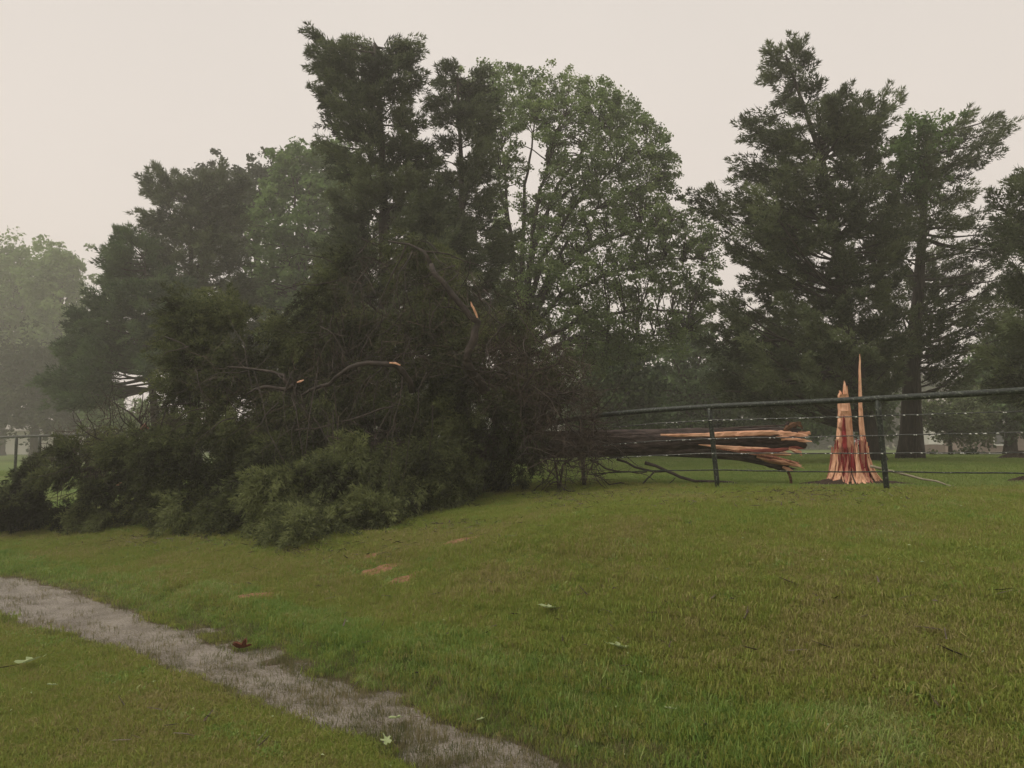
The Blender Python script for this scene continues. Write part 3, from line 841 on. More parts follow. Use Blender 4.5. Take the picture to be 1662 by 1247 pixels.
broadleaf('broadleaf_tree', 'pale spring-green tree between the left cedars and the tallest cedar',
      [(400, 340), (440, 300), (455, 250), (480, 235), (510, 245), (545, 230), (600, 280), (600, 640), (440, 660), (420, 560), (410, 460)],
      [(490, 520), (500, 600), (505, 740)], 38, nb=380, K=120, R=.6, size=.25, mat='maple_pale', r0=.3, gaps=[(430, 370, 8, 5), (480, 330, 10, 6), (530, 480, 14, 10), (430, 540, 8, 20), (415, 430, 6, 10)])
broadleaf('pine_tree', 'hazy flat-topped tree showing above the left cedars',
      [(300, 300), (330, 272), (400, 280), (440, 265), (470, 290), (440, 345), (400, 360), (380, 420), (340, 400), (320, 340)],
      [(415, 360), (420, 500), (424, 730)], 46, nb=130, K=80, R=.65, size=.26, mat='dist', r0=.3)
broadleaf('broadleaf_tree', 'faded pale tree at the far left edge, nearer the frame side',
      [(-60, 440), (-20, 405), (25, 398), (50, 430), (62, 480), (60, 560), (40, 640), (-60, 650)],
      [(5, 560), (3, 640), (2, 712)], 78, nb=260, K=70, R=1.3, size=.5, mat='maple_pale', r0=.45, tint0=.8)
broadleaf('broadleaf_tree', 'faded round tree beside the far left one, above the white house',
      [(62, 430), (85, 408), (115, 412), (132, 440), (128, 480), (112, 500), (128, 560), (120, 660), (60, 660), (52, 560), (60, 490)],
      [(92, 560), (94, 640), (95, 712)], 74, nb=240, K=66, R=1.1, size=.46, mat='maple_pale', r0=.42, gaps=[(100, 487, 12, 12), (58, 510, 6, 8), (85, 520, 10, 8)], tint0=.7)
broadleaf('broadleaf_tree', 'dim grey tree behind the far fence at left, dark lower crown',
      [(0, 600), (40, 560), (100, 570), (150, 600), (180, 650), (130, 690), (20, 690), (-30, 660)],
      [(60, 640), (58, 680), (56, 725)], 60, nb=170, K=70, R=1.1, size=.42, mat='dist', r0=.36, tint0=.3)
broadleaf('bush', 'small pale green bush in the bright gap at left',
      [(140, 690), (150, 650), (175, 645), (200, 668), (215, 700)], [(175, 690), (176, 715)], 50, nb=50, K=60, R=.5, size=.25, mat='maple_pale', r0=.08, cat='bush')
broadleaf('bush', 'pale hazy bush just left of the tall fallen foliage, in the bright gap',
          [(195, 695), (205, 665), (235, 650), (262, 662), (275, 690), (270, 708)], [(238, 695), (238, 716)], 56, nb=60, K=60, R=.5, size=.25, mat='maple_pale', r0=.08, cat='bush', tint0=.9)
broadleaf('bush', 'dark low tree with drooping crown right of the thick trunk',
      [(1500, 650), (1560, 640), (1610, 665), (1600, 705), (1560, 720), (1520, 715), (1495, 690)], [(1540, 690), (1543, 735)], 30, nb=80, K=80, R=.35, size=.14, mat='cedar', r0=.07, cat='bush')
for i, (u0, u1, vt, Y, lab) in enumerate([(940, 1060, 540, 42, 'mid green tree behind the right half of the broken trunk'),
                                    (1050, 1190, 530, 48, 'hazy green tree seen above the broken end of the trunk'),
                                    (1180, 1320, 520, 52, 'hazy tree directly left of the upright splinters'),
                                    (1300, 1440, 560, 46, 'hazy tree filling the space behind the upright splinters'),
                                    (1560, 1720, 540, 44, 'hazy tree in front of the white house at right')]):
    w = u1 - u0
    broadleaf('broadleaf_tree', lab, [(u0, 700), (u0 - 8, 640), (u0 + w * .15, vt + 40), (u0 + w * .5, vt), (u0 + w * .85, vt + 35), (u1 + 8, 640), (u1, 700)],
              [(u0 + w * .5, 650), (u0 + w * .5, 735)], Y * .74, nb=190, K=80, R=.55, size=.2, mat='cedar_light', r0=.25, group='hazy trees beyond the lawn', ntw=.4)

# far-off woods: one mass
Vs, Fs, Ts = [], [], []
nW = 1500
th = rng.uniform(-.95, .95, nW); D = rng.uniform(95, 125, nW)
X = D * np.tan(th * .9); k = np.abs(X) < 135; X = X[k]; D = D[k]
topz = 9 + 3.5 * wob(X, D, .09) + 2 * wob(X, D, .31, 3)
topz = topz * np.where(X / D < -.28, .22, 1.0)
Z = rng.random(len(X)) ** .7 * topz
V, Fc, T = leafballs(np.stack([X, D, Z + .6], -1), rng.uniform(1.6, 2.8, len(X)), 60, 1.0, np.full(len(X), .4) + rng.normal(size=len(X)) * .12)
o = obj('distant_woods', mesh_np('distant_woods', V, Fc, M['dist'], T), kind='stuff')
o['label'] = 'hazy distant woods closing the view beyond the lawn'; o['category'] = 'woods'

# ================================================================== HOUSES
def house(name, label, c, w, d, hw, hr, rz, wallm, wins, roofm='shingle'):
    root = thing(name, label, 'house', (c[0], c[1], h1(c[0], c[1]) - .2)); root.rotation_euler = (0, 0, rz)
    b = MB(); b.box((0, 0, hw / 2), (w / 2, d / 2, hw / 2))
    b.poly([(-w / 2, -d / 2, hw), (-w / 2, d / 2, hw), (-w / 2, 0, hw + hr)], [(0, 2, 1)]); b.poly([(w / 2, -d / 2, hw), (w / 2, d / 2, hw), (w / 2, 0, hw + hr)], [(0, 1, 2)])
    b.build('wall', wallm, root, smooth=False)
    r = MB(); e = .5
    for s in (-1, 1):
        y0 = s * (d / 2 + e); zz = hw - e * hr / (d / 2)
        r.poly([(-w / 2 - e, y0, zz), (w / 2 + e, y0, zz), (w / 2 + e, 0, hw + hr + .02), (-w / 2 - e, 0, hw + hr + .02),
                (-w / 2 - e, y0, zz + .15), (w / 2 + e, y0, zz + .15), (w / 2 + e, 0, hw + hr + .17), (-w / 2 - e, 0, hw + hr + .17)],
               [(0, 1, 2, 3), (4, 7, 6, 5), (0, 4, 5, 1), (0, 3, 7, 4), (1, 5, 6, 2)])
    ro = r.build('roof', M[roofm], root, smooth=False)
    for kx, kind in wins:
        fr = MB(); zc, hh, ww = (1.5, .65, .55) if kind == 'w' else (1.05, 1.02, .48)
        for sx_, sz_, bx, bz in ((-1, 0, .05, hh), (1, 0, .05, hh), (0, -1, ww, .05), (0, 1, ww, .05)):
            fr.box((kx + sx_ * ww, -d / 2 - .03, zc + sz_ * hh), (bx if sx_ else ww + .05, .04, hh - .05 if sx_ else .05))
        fo = fr.build('window_frame' if kind == 'w' else 'door_frame', M['trim'], root, smooth=False)
        g_ = MB(); g_.box((kx, -d / 2 - .012, zc), (ww - .05, .012, hh - .05))
        g_.build('pane' if kind == 'w' else 'door_leaf', M['glass'] if kind == 'w' else M['trim'], fo, smooth=False)
    return root

pl = P(60, 715, 88)
house('house', 'white house fading in rain haze beyond the far left fence', (pl.x, 88), 26, 9, 2.9, 1.9, .05, M['siding'], [(-8, 'w'), (-3, 'w'), (1, 'd'), (5, 'w'), (9, 'w')])
pr = P(1680, 715, 62)
house('house', 'low house with pale roof and brown brick wall at far right', (pr.x, 62), 15, 8, 2.6, 2.2, -.05, M['brick_wall'], [(-5, 'w'), (-2, 'w'), (1, 'd'), (4, 'w')])
pq = P(1498, 715, 56)
sh = thing('shed', 'small white shed just right of the thick cedar trunk', 'shed', (pq.x, 56, h1(pq.x, 56)))
b = MB(); b.box((0, 0, .3), (1.05, 1, .3)); b.build('base', M['brick_wall'], sh, smooth=False)
b = MB(); b.box((0, 0, 1.35), (1.0, .95, .75)); b.build('wall', M['siding'], sh, smooth=False)
b = MB(); b.box((0, 0, 2.16), (1.15, 1.1, .06)); b.build('roof', M['shingle'], sh, smooth=False)
b = MB(); b.box((.2, -.97, 1.15), (.3, .02, .5)); b.build('door', M['trim'], sh, smooth=False)

# ================================================================== FENCE
fe = thing('fence', 'dark pipe fence with four wire strands, crushed under the fallen cedar', 'fence', (4.77, 9.8, h1(4.77, 9.8)))
FO = fe.location.copy()
def fenceY(u):
    k = (u - 831.0) / F
    return (9.8 + .72 * 4.77) / (1 + .72 * k)
def fp(u, v):
    a = (u - 831.0) / F; b_ = (623.5 - v) / F
    # depth so that X = Y*k' on the fence line (perspective exact enough)
    Y = fenceY(u)
    for _ in range(3):
        q = PA(u, v, Y); Y = 9.8 + .72 * (4.77 - q[0])
    return P(u, v, Y)
railR = [(1900, 622), (1662, 634), (1560, 640), (1430, 647), (1290, 654), (1155, 660), (1060, 666), (985, 673), (938, 679), (880, 690), (820, 706)]
pts = []
for i in range(len(railR) - 1):
    for k in range(3):
        a, b_ = railR[i], railR[i + 1]; s = k / 3
        pts.append(fp(a[0] + (b_[0] - a[0]) * s, a[1] + (b_[1] - a[1]) * s))
rb = MB(); rb.tube([q - FO for q in pts], .040, 10, rough=.03, seed=3); rb.build('top_rail', M['pipe'], fe)
pts = [fp(u, v) for u, v in [(-240, 712), (-100, 711), (0, 710), (60, 708), (120, 706), (200, 705), (262, 704), (330, 706)]]
rb = MB(); rb.tube([q - FO for q in pts], .042, 8, seed=4); rb.build('top_rail', M['pipe'], fe)
for (ut, vt, ub, vb, r) in [(1424, 647, 1435, 800, .036), (1151, 660, 1163, 796, .036), (1700, 633, 1716, 812, .036), (942, 678, 948, 790, .034),
                            (27, 710, 27, 778, .045), (65, 709, 65, 776, .045), (104, 707, 104, 774, .045), (142, 706, 142, 772, .045), (186, 706, 186, 770, .045), (-16, 711, -16, 782, .045), (262, 705, 262, 768, .045)]:
    a = fp(ut, vt); g_ = Vector((a.x + (ub - ut) / F * a.y, a.y, 0)); g_.z = h1(g_.x, g_.y) - .08
    pb = MB(); pb.tube([a.lerp(g_, k / 6) - FO for k in range(7)], [r] * 7, 10, rough=.04, seed=ut); pb.build('post', M['pipe'], fe)
strands = [[(1900, 659), (1662, 668), (1560, 671), (1430, 675), (1290, 679), (1155, 682), (1060, 688), (990, 694), (930, 700)],
           [(1900, 698), (1662, 702), (1560, 704), (1430, 707), (1290, 710), (1155, 712), (1060, 716), (990, 722), (925, 726)],
           [(1900, 735), (1662, 735), (1560, 735), (1430, 735.5), (1290, 736), (1155, 736), (1060, 739), (990, 744), (930, 750)],
           [(1900, 770), (1662, 768), (1560, 767), (1430, 766), (1290, 765), (1155, 763), (1060, 764), (990, 767), (940, 771)]]
for si, st in enumerate(strands):
    pts = []
    for i in range(len(st) - 1):
        for k in range(4):
            a, b_ = st[i], st[i + 1]; s = k / 4
            q = fp(a[0] + (b_[0] - a[0]) * s, a[1] + (b_[1] - a[1]) * s); q.y -= .042; q.z += random.gauss(0, .002)
            pts.append(q - FO)
    wb = MB(); wb.tube(pts, .0075 if si < 3 else .010, 5, seed=si); wo_ = wb.build('wire', M['wire' if si < 3 else 'pipe'], fe)
    if si < 3:
        # beads of rain under the strand, their pale colour painting the wet wire's highlights
        V, Fc = [], []
        for i in range(len(pts) - 1):
            L = (pts[i + 1] - pts[i]).length
            for q in range(int(L / .05)):
                if random.random() < .5:
                    c = pts[i].lerp(pts[i + 1], random.random()); r = random.uniform(.004, .009); lx = random.uniform(1, 4.5)
                    base = len(V); c = c + Vector((0, -.004, -.004))
                    for dx, dy, dz in ((lx, 0, 0), (-lx, 0, 0), (0, 1, 0), (0, -1, 0), (0, 0, 1), (0, 0, -1.2)):
                        V.append((c.x + dx * r, c.y + dy * r, c.z + dz * r))
                    for f in ((0, 2, 4), (2, 1, 4), (1, 3, 4), (3, 0, 4), (2, 0, 5), (1, 2, 5), (3, 1, 5), (0, 3, 5)): Fc.append(tuple(base + j for j in f))
        obj('raindrops', mesh_np('raindrops', np.array(V), np.array(Fc), M['drop'], smooth=True), wo_, kind='stuff')

# ================================================================== SPLINTERED STUMP
SY = 12.3
sp = P(1380, 788, SY); sg = Vector((sp.x, SY, h1(sp.x, SY)))
st_root = thing('broken_stump', 'splintered cedar stump of orange wood with red heart, tall thin sliver upright', 'tree stump', sg)

def slab(line, depth_off, thick, mat, name, parent, org, Y=SY, seed=0, jag=.0, nseg=None, axis_x=False):
    """a torn strip of wood. line: (u, v, halfwidth px) from base to tip, or along the grain"""
    r_ = random.Random(seed)
    L = []
    for i in range(len(line) - 1):
        a, b_ = line[i], line[i + 1]
        k = max(2, int(math.hypot(b_[0] - a[0], b_[1] - a[1]) / 6))
        for j in range(k):
            s = j / k; L.append(tuple(a[q] + (b_[q] - a[q]) * s for q in range(len(a))))
    L.append(line[-1])
    V, Fc = [], []
    n = len(L)
    for i, q in enumerate(L):
        u, v, hw = q[:3]; dyo = q[3] if len(q) > 3 else 0
        j0, j1 = max(i - 1, 0), min(i + 1, n - 1)
        dx, dy = L[j1][0] - L[j0][0], L[j1][1] - L[j0][1]; l = math.hypot(dx, dy) or 1
        nx_, ny_ = -dy / l, dx / l
        hw1 = hw * (1 + jag * r_.uniform(-1, 1)) ; hw2 = hw * (1 + jag * r_.uniform(-1, 1)); mid = r_.uniform(-.3, .3) * hw
        th = thick * min(1, .25 + hw / 6)
        yy = Y + depth_off + dyo
        V.append(P(u + nx_ * hw1, v + ny_ * hw1, yy) - org)
        V.append(P(u + nx_ * (mid * .6 + hw * .62), v + ny_ * (mid * .6 + hw * .62), yy - th * r_.uniform(.45, .65)) - org)
        V.append(P(u + nx_ * (mid * .6 - hw * .62), v + ny_ * (mid * .6 - hw * .62), yy - th * r_.uniform(.4, .65)) - org)
        V.append(P(u - nx_ * hw2, v - ny_ * hw2, yy) - org)
        V.append(P(u, v, yy + th * .6) - org)
    for i in range(n - 1):
        for j in range(5):
            j2 = (j + 1) % 5
            Fc.append((i * 5 + j, i * 5 + j2, i * 5 + 5 + j2, i * 5 + 5 + j))
    V0 = [tuple(v_) for v_ in V]
    me = bpy.data.meshes.new(name); me.from_pydata(V0, [], Fc + [(4, 3, 2, 1, 0), tuple((n - 1) * 5 + j for j in range(5))])
    me.materials.append(mat); me.update()
    return obj(name, me, parent)

S = lambda line, off, th, mat, nm='splinter', seed=0, jag=.12: slab(line, off, th, M[mat], nm, st_root, sg, seed=seed, jag=jag)
# upright broad slab with a stepped, torn top
S([(1375, 782, 30), (1372, 740, 17), (1371, 720, 15), (1371, 680, 11.5), (1369, 648, 9.5), (1368, 640, 8.5)], 0.05, .20, 'sap', 'upright_slab', 1, .04)
S([(1364, 652, 4), (1363.5, 642, 3.2), (1364, 637, 2.2), (1362, 634, .8)], .03, .10, 'sap', 'splinter', 2)
S([(1372, 652, 4.5), (1372, 640, 4), (1371, 630, 3.2), (1371, 623, 1.6), (1370, 618, .5)], .02, .12, 'sap', 'splinter', 3)
S([(1375.5, 650, 2), (1375, 635, 1.4), (1374.5, 626, .5)], .02, .08, 'sap', 'splinter', 31)
S([(1372, 752, 6), (1371, 720, 4.4), (1370, 700, 3.4), (1370, 682, 2.4), (1370, 674, .4)], -.085, .13, 'red', 'heartwood', 4, .25)
# tall thin sliver
S([(1416, 786, 8), (1411, 762, 7), (1405, 742, 6), (1401, 715, 5), (1398, 690, 4.4), (1396.5, 660, 3.4), (1396, 630, 2.6), (1395.3, 600, 1.9), (1395.8, 585, 1.4), (1395.2, 575, .5)], -.05, .11, 'sap', 'tall_sliver', 8, .06)
# root flare and heart: torn strips standing round the foot, each tapering to a point
def strip(phi, r0_, z0, r1_, z1, w0, w1, th, mat, name, seed, twist=0.0):
    r_ = random.Random(seed); V, Fc = [], []; n = 9
    for i in range(n):
        s_ = i / (n - 1); z = z0 + (z1 - z0) * s_; R = r1_ + (r0_ - r1_) * (1 - s_) ** 2.2
        ph = phi + twist * s_ + r_.uniform(-.02, .02)
        c = Vector((R * math.sin(ph), -R * math.cos(ph) * .75, z)); t = Vector((math.cos(ph), math.sin(ph) * .75, 0)); o_ = Vector((math.sin(ph), -math.cos(ph), 0))
        w = (w0 + (w1 - w0) * min(1, s_ * 1.6)) * (1 if s_ < .55 else max(.04, (1 - s_) / .45)) * r_.uniform(.82, 1.18) / 2
        if i == 0: w *= .45
        k = r_.uniform(.6, 1.2)
        V += [c - t * w, c - t * w * .5 + o_ * th * k, c + t * w * .6 + o_ * th * k * .8, c + t * w, c - o_ * th]
    for i in range(n - 1):
        for j in range(5): Fc.append((i * 5 + j, i * 5 + (j + 1) % 5, i * 5 + 5 + (j + 1) % 5, i * 5 + 5 + j))
    Fc += [(4, 3, 2, 1, 0), tuple((n - 1) * 5 + j for j in range(5))]
    me = bpy.data.meshes.new(name); me.from_pydata([tuple(v_ + Vector((.0, 0, .03))) for v_ in V], [], Fc); me.materials.append(M[mat]); me.update()
    return obj(name, me, st_root)
R_ = random.Random(5)
for i in range(30):          # red heart
    ph = -1.15 + 2.2 * (i + R_.uniform(-.4, .4)) / 29
    top = .62 + .09 * math.sin(ph * 5 + 1) + R_.uniform(-.14, .07) - (.10 if -.05 < ph < .12 else 0)
    strip(ph, .34, .02, .275 + R_.uniform(-.04, .02), top, R_.uniform(.04, .075), R_.uniform(.035, .06), .016, 'red', 'heartwood', 400 + i, R_.uniform(-.05, .05))
for i in range(34):          # pale sapwood roots
    ph = -1.45 + 2.9 * (i + R_.uniform(-.35, .35)) / 33
    tall = (.60 if ph < 0 else .46) if abs(ph) > .95 else (.24 + R_.uniform(-.1, .10))
    if R_.random() < .28: tall += .2
    if .35 < ph < .95 and R_.random() < .55: continue
    strip(ph, R_.choice([.40, .44, .52]) + R_.uniform(-.04, .04), R_.uniform(-.02, .05), .30, tall + R_.uniform(-.06, .06), R_.uniform(.035, .085), R_.uniform(.03, .06), R_.uniform(.012, .022), R_.choice(['sap', 'sap', 'sap', 'pith']), 'splinter', 500 + i, -ph * .1 + R_.uniform(-.05, .05))
for i, (ph, z1, tw_) in enumerate([(-.02, .66, .14), (.02, .55, .10), (.30, .42, -.16), (.9, .6, -.1), (1.2, .62, -.15), (-1.2, .66, .05)]):
    strip(ph, .47, 0, .285, z1, .075, .06, .02, 'sap', 'splinter', 600 + i, tw_)
for i in range(16):
    ph = R_.uniform(-1.4, 1.4)
    strip(ph, .60 + R_.uniform(-.06, .10), R_.uniform(-.02, .02), .34, R_.uniform(.12, .34), R_.uniform(.02, .04), .012, .012, R_.choice(['sap', 'pith', 'sap', 'bark']), 'splinter', 640 + i, R_.uniform(-.25, .25))
for i in range(18):
    ph = R_.uniform(-1.1, 1.1)
    strip(ph, .27, .3, .25 + R_.uniform(0, .05), R_.uniform(.62, .82), .018, .012, .010, R_.choice(['red', 'pith', 'sap']), 'wood_fibre', 670 + i, R_.uniform(-.12, .12))
# bark skirt left at the back and the rim of torn soil
bk = MB(); bk.tube([P(1380, 796, SY + .12) - sg, P(1380, 775, SY + .12) - sg, P(1381, 758, SY + .12) - sg], [.42, .32, .16], 12, rough=.15, seed=9); bk.build('bark', M['bark'], st_root)

def mound(name, label, u, v, rx, ry, hh, mat, seed, cat, Y=None):
    g_ = ground_at(u, v) if Y is None else Vector((P(u, v, Y).x, Y, h1(P(u, v, Y).x, Y)))
    r_ = random.Random(seed); V, Fc = [], []
    nr, na = 7, 26
    for i in range(nr):
        for j in range(na):
            th_ = 6.2832 * j / na; s = i / (nr - 1)
            e = 1 + .18 * math.sin(3 * th_ + seed) + .12 * math.sin(7 * th_ + seed * 2)
            x_ = g_.x + rx * s * e * math.cos(th_); y_ = g_.y + ry * s * e * math.sin(th_)
            z_ = h1(x_, y_) + hh * (1 - s ** 1.5) * r_.uniform(.5, 1.25) + (.012 if i < nr - 1 else -.02)
            V.append(Vector((x_, y_, z_)) - g_)
    for i in range(nr - 1):
        for j in range(na):
            Fc.append((i * na + j, (i + 1) * na + j, (i + 1) * na + (j + 1) % na, i * na + (j + 1) % na))
    me = bpy.data.meshes.new(name); me.from_pydata([tuple(q) for q in V], [], Fc); me.materials.append(mat); me.update()
    o = obj(name, me, loc=g_)
    if label: tag(o, label, cat)
    return o
mound('soil_mound', 'ring of dark torn soil around the foot of the splintered stump', 1382, 790, 1.0, .5, .13, M['soil'], 3, 'soil mound', Y=12.25)
mound('soil_mound', 'small dark heap of earth on the lawn at the right edge', 1662, 785, .30, .3, .09, M['soil'], 5, 'soil mound')
mound('soil_mound', 'low dark heap at the far right edge of the lawn, farther back', 1662, 742, .7, .5, .22, M['soil'], 6, 'soil mound', Y=22)

# ================================================================== FALLEN CEDAR
TY = 12.45
fo = P(1300, 720, 12.2)
ft = thing('fallen_cedar', 'huge snapped cedar lying across the fence, orange torn trunk end at right', 'fallen tree', (0.5, TY, h1(.5, TY)))
FT = ft.location.copy()

def trunk_tube(line, name, mat, n=18, rough=.06, seed=0, jag_end=0):
    """line: u, v centre, radius px, Y"""
    L = []
    for i in range(len(line) - 1):
        a, b_ = line[i], line[i + 1]; k = max(2, int(abs(b_[0] - a[0]) / 9))
        for j in range(k): L.append(tuple(a[q] + (b_[q] - a[q]) * j / k for q in range(4)))
    L.append(line[-1])
    r_ = random.Random(seed); V, Fc = [], []
    prof = [1 + r_.uniform(-rough, rough) * 1.6 for _ in range(n)]
    for i, (u, v, rp, Y) in enumerate(L):
        c = P(u, v, Y); rr = rp / F * Y
        for j in range(n):
            th_ = 6.2832 * j / n
            prof[j] = .88 * prof[j] + .12 * (1 + r_.uniform(-rough, rough) * 3.4)
            q = Vector((r_.uniform(-.01, .01), math.cos(th_) * rr * prof[j] * .95, math.sin(th_) * rr * prof[j]))
            if jag_end and i >= len(L) - 4: q.x += r_.uniform(-.05, .045) * (i - len(L) + 5)
            V.append(tuple(c + q - FT))
    for i in range(len(L) - 1):
        for j in range(n): Fc.append((i * n + j, i * n + (j + 1) % n, (i + 1) * n + (j + 1) % n, (i + 1) * n + j))
    Fc.append(tuple(range(n))[::-1]); Fc.append(tuple((len(L) - 1) * n + j for j in range(n)))
    me = bpy.data.meshes.new(name); me.from_pydata(V, [], Fc); me.materials.append(mat)
    me.update()
    return obj(name, me, ft)

trunk_tube([(560, 735, 16, 12.3), (700, 730, 20, 12.4), (850, 724, 23, 12.5), (960, 720, 22.5, 12.5), (1060, 718, 22, 12.45), (1140, 714, 19, 12.4), (1220, 711, 17, 12.35), (1262, 711, 17.5, 12.3), (1290, 712, 16.5, 12.3)], 'trunk', M['bark_x'], seed=1, jag_end=1)
# the lower half of the split trunk bends down to the ground
trunk_tube([(1000, 729, 10, 12.4), (1080, 731, 10, 12.4), (1150, 734, 10.5, 12.35), (1200, 739, 9.5, 12.3), (1240, 747, 9, 12.25), (1264, 756, 7, 12.25), (1280, 763, 3.5, 12.25)], 'split_trunk', M['bark_x'], seed=2, jag_end=1)
Tt = lambda line, off, th, mat, nm='splinter', seed=0, jag=.1: slab(line, off, th, M[mat], nm, ft, FT, Y=12.3, seed=seed, jag=jag)
Tt([(1072, 706, 1.5), (1100, 707, 2.6), (1150, 706, 3.2), (1160, 706, 4.5), (1210, 704, 4.6), (1250, 703, 4.6), (1264, 703, 3)], -.22, .10, 'sap_x', 'torn_strip', 50, .1)
Tt([(1262, 704, 5), (1282, 705, 4.5), (1300, 707, 3.5), (1312, 707, 1)], -.10, .12, 'sap_x', 'splinter', 51, .35)
Tt([(1268, 711, 5), (1290, 713, 4), (1306, 716, 2.6), (1318, 717, .6)], -.12, .12, 'sap_x', 'splinter', 52, .4)
Tt([(1285, 703, 2), (1300, 704, 2.6), (1314, 703, 2.8), (1315, 706, 1)], -.05, .08, 'sap_x', 'splinter', 53, .3)
Tt([(1280, 728, 2), (1290, 731, 3.4), (1299, 735, 2.6), (1301, 740, 1)], -.12, .08, 'sap_x', 'splinter', 54, .3)
Tt([(1134, 722, .6), (1165, 725, 2.5), (1200, 729, 4.5), (1240, 733, 6.5), (1270, 736, 4.5), (1284, 738, 1.5)], -.24, .10, 'sap_x', 'torn_strip', 55, .12)
Tt([(1200, 731, 1), (1230, 732, 3), (1262, 731, 3.5), (1280, 729, 2)], -.30, .05, 'red_x', 'heartwood', 56, .2)
Tt([(1160, 727, 1), (1200, 733, 2.4), (1250, 740, 2.4), (1296, 752, 1)], -.25, .05, 'pith', 'splinter', 62, .2)
Tt([(1228, 741, 3), (1250, 745, 6.5), (1272, 750, 5.5), (1290, 754, 4.2), (1301, 757, 1)], -.16, .10, 'sap_x', 'torn_strip', 57, .2)
Tt([(1270, 758, 2), (1280, 762, 3.2), (1287, 765, 1.2)], -.14, .07, 'sap_x', 'splinter', 58, .3)
Tt([(1277, 762, 2.4), (1282, 772, 2.2), (1284, 782, 2), (1281, 793, 3.4)], -.10, .08, 'pithbark', 'splinter', 59, .25)
Tt([(1150, 697, .6), (1200, 694, 1.4), (1250, 692, 1.6), (1278, 690, 1)], -.06, .08, 'bark_x', 'torn_bark', 60, .2)
# twisted knob of loose bark on the end
Tt([(1272, 704, 5), (1279, 695, 5), (1285, 692, 4), (1294, 688, 5), (1300, 692, 3), (1303, 697, 1)], -.08, .10, 'pithbark', 'torn_bark', 61, .7)
Tt([(1276, 690, 2), (1279, 686, 2), (1281, 683, 1)], -.05, .08, 'bark_x', 'torn_bark', 64, .4)
for i in range(20):
    v0 = random.uniform(699, 727); u0 = 1290 + random.uniform(-34, -8); L_ = random.uniform(14, 34); dv = (v0 - 712) * .15 + random.uniform(-3, 3)
    Tt([(u0, v0, .8), (u0 + L_ * .5, v0 + dv * .4, random.uniform(1.2, 2.6)), (u0 + L_, v0 + dv, .3)], random.uniform(-.2, .12), .05, random.choice(['sap_x', 'sap_x', 'red_x', 'bark_x', 'pithbark']), 'wood_fibre', 700 + i, .35)
for i in range(9):
    q = random.random(); u0 = 1215 + 55 * q; v0 = 735 + q * 16 + random.uniform(-5, 5); L_ = random.uniform(20, 45)
    Tt([(u0, v0, .4), (u0 + L_ * .5, v0 + L_ * .10, random.uniform(.9, 2.0)), (u0 + L_, v0 + L_ * .28, .3)], random.uniform(-.26, -.14), .04, random.choice(['sap_x', 'sap_x', 'red_x', 'pith']), 'wood_fibre', 740 + i, .3)
# long bark ridges along the trunk
for i in range(14):
    v0 = random.uniform(701, 738); u0 = random.uniform(880, 1120); u1 = u0 + random.uniform(60, 150)
    off = -.23 * math.sqrt(max(0.05, 1 - ((v0 - 719) / 24) ** 2))
    vv = 718 + (v0 - 721) * (.66 if u1 > 1100 else .82)
    Tt([(u0, v0, .4), ((u0 + u1) / 2, (v0 + vv) / 2 - .5, 1.2), (u1, vv, .3)], off + .03, .035, 'bark_x', 'bark_ridge', 80 + i, .5)

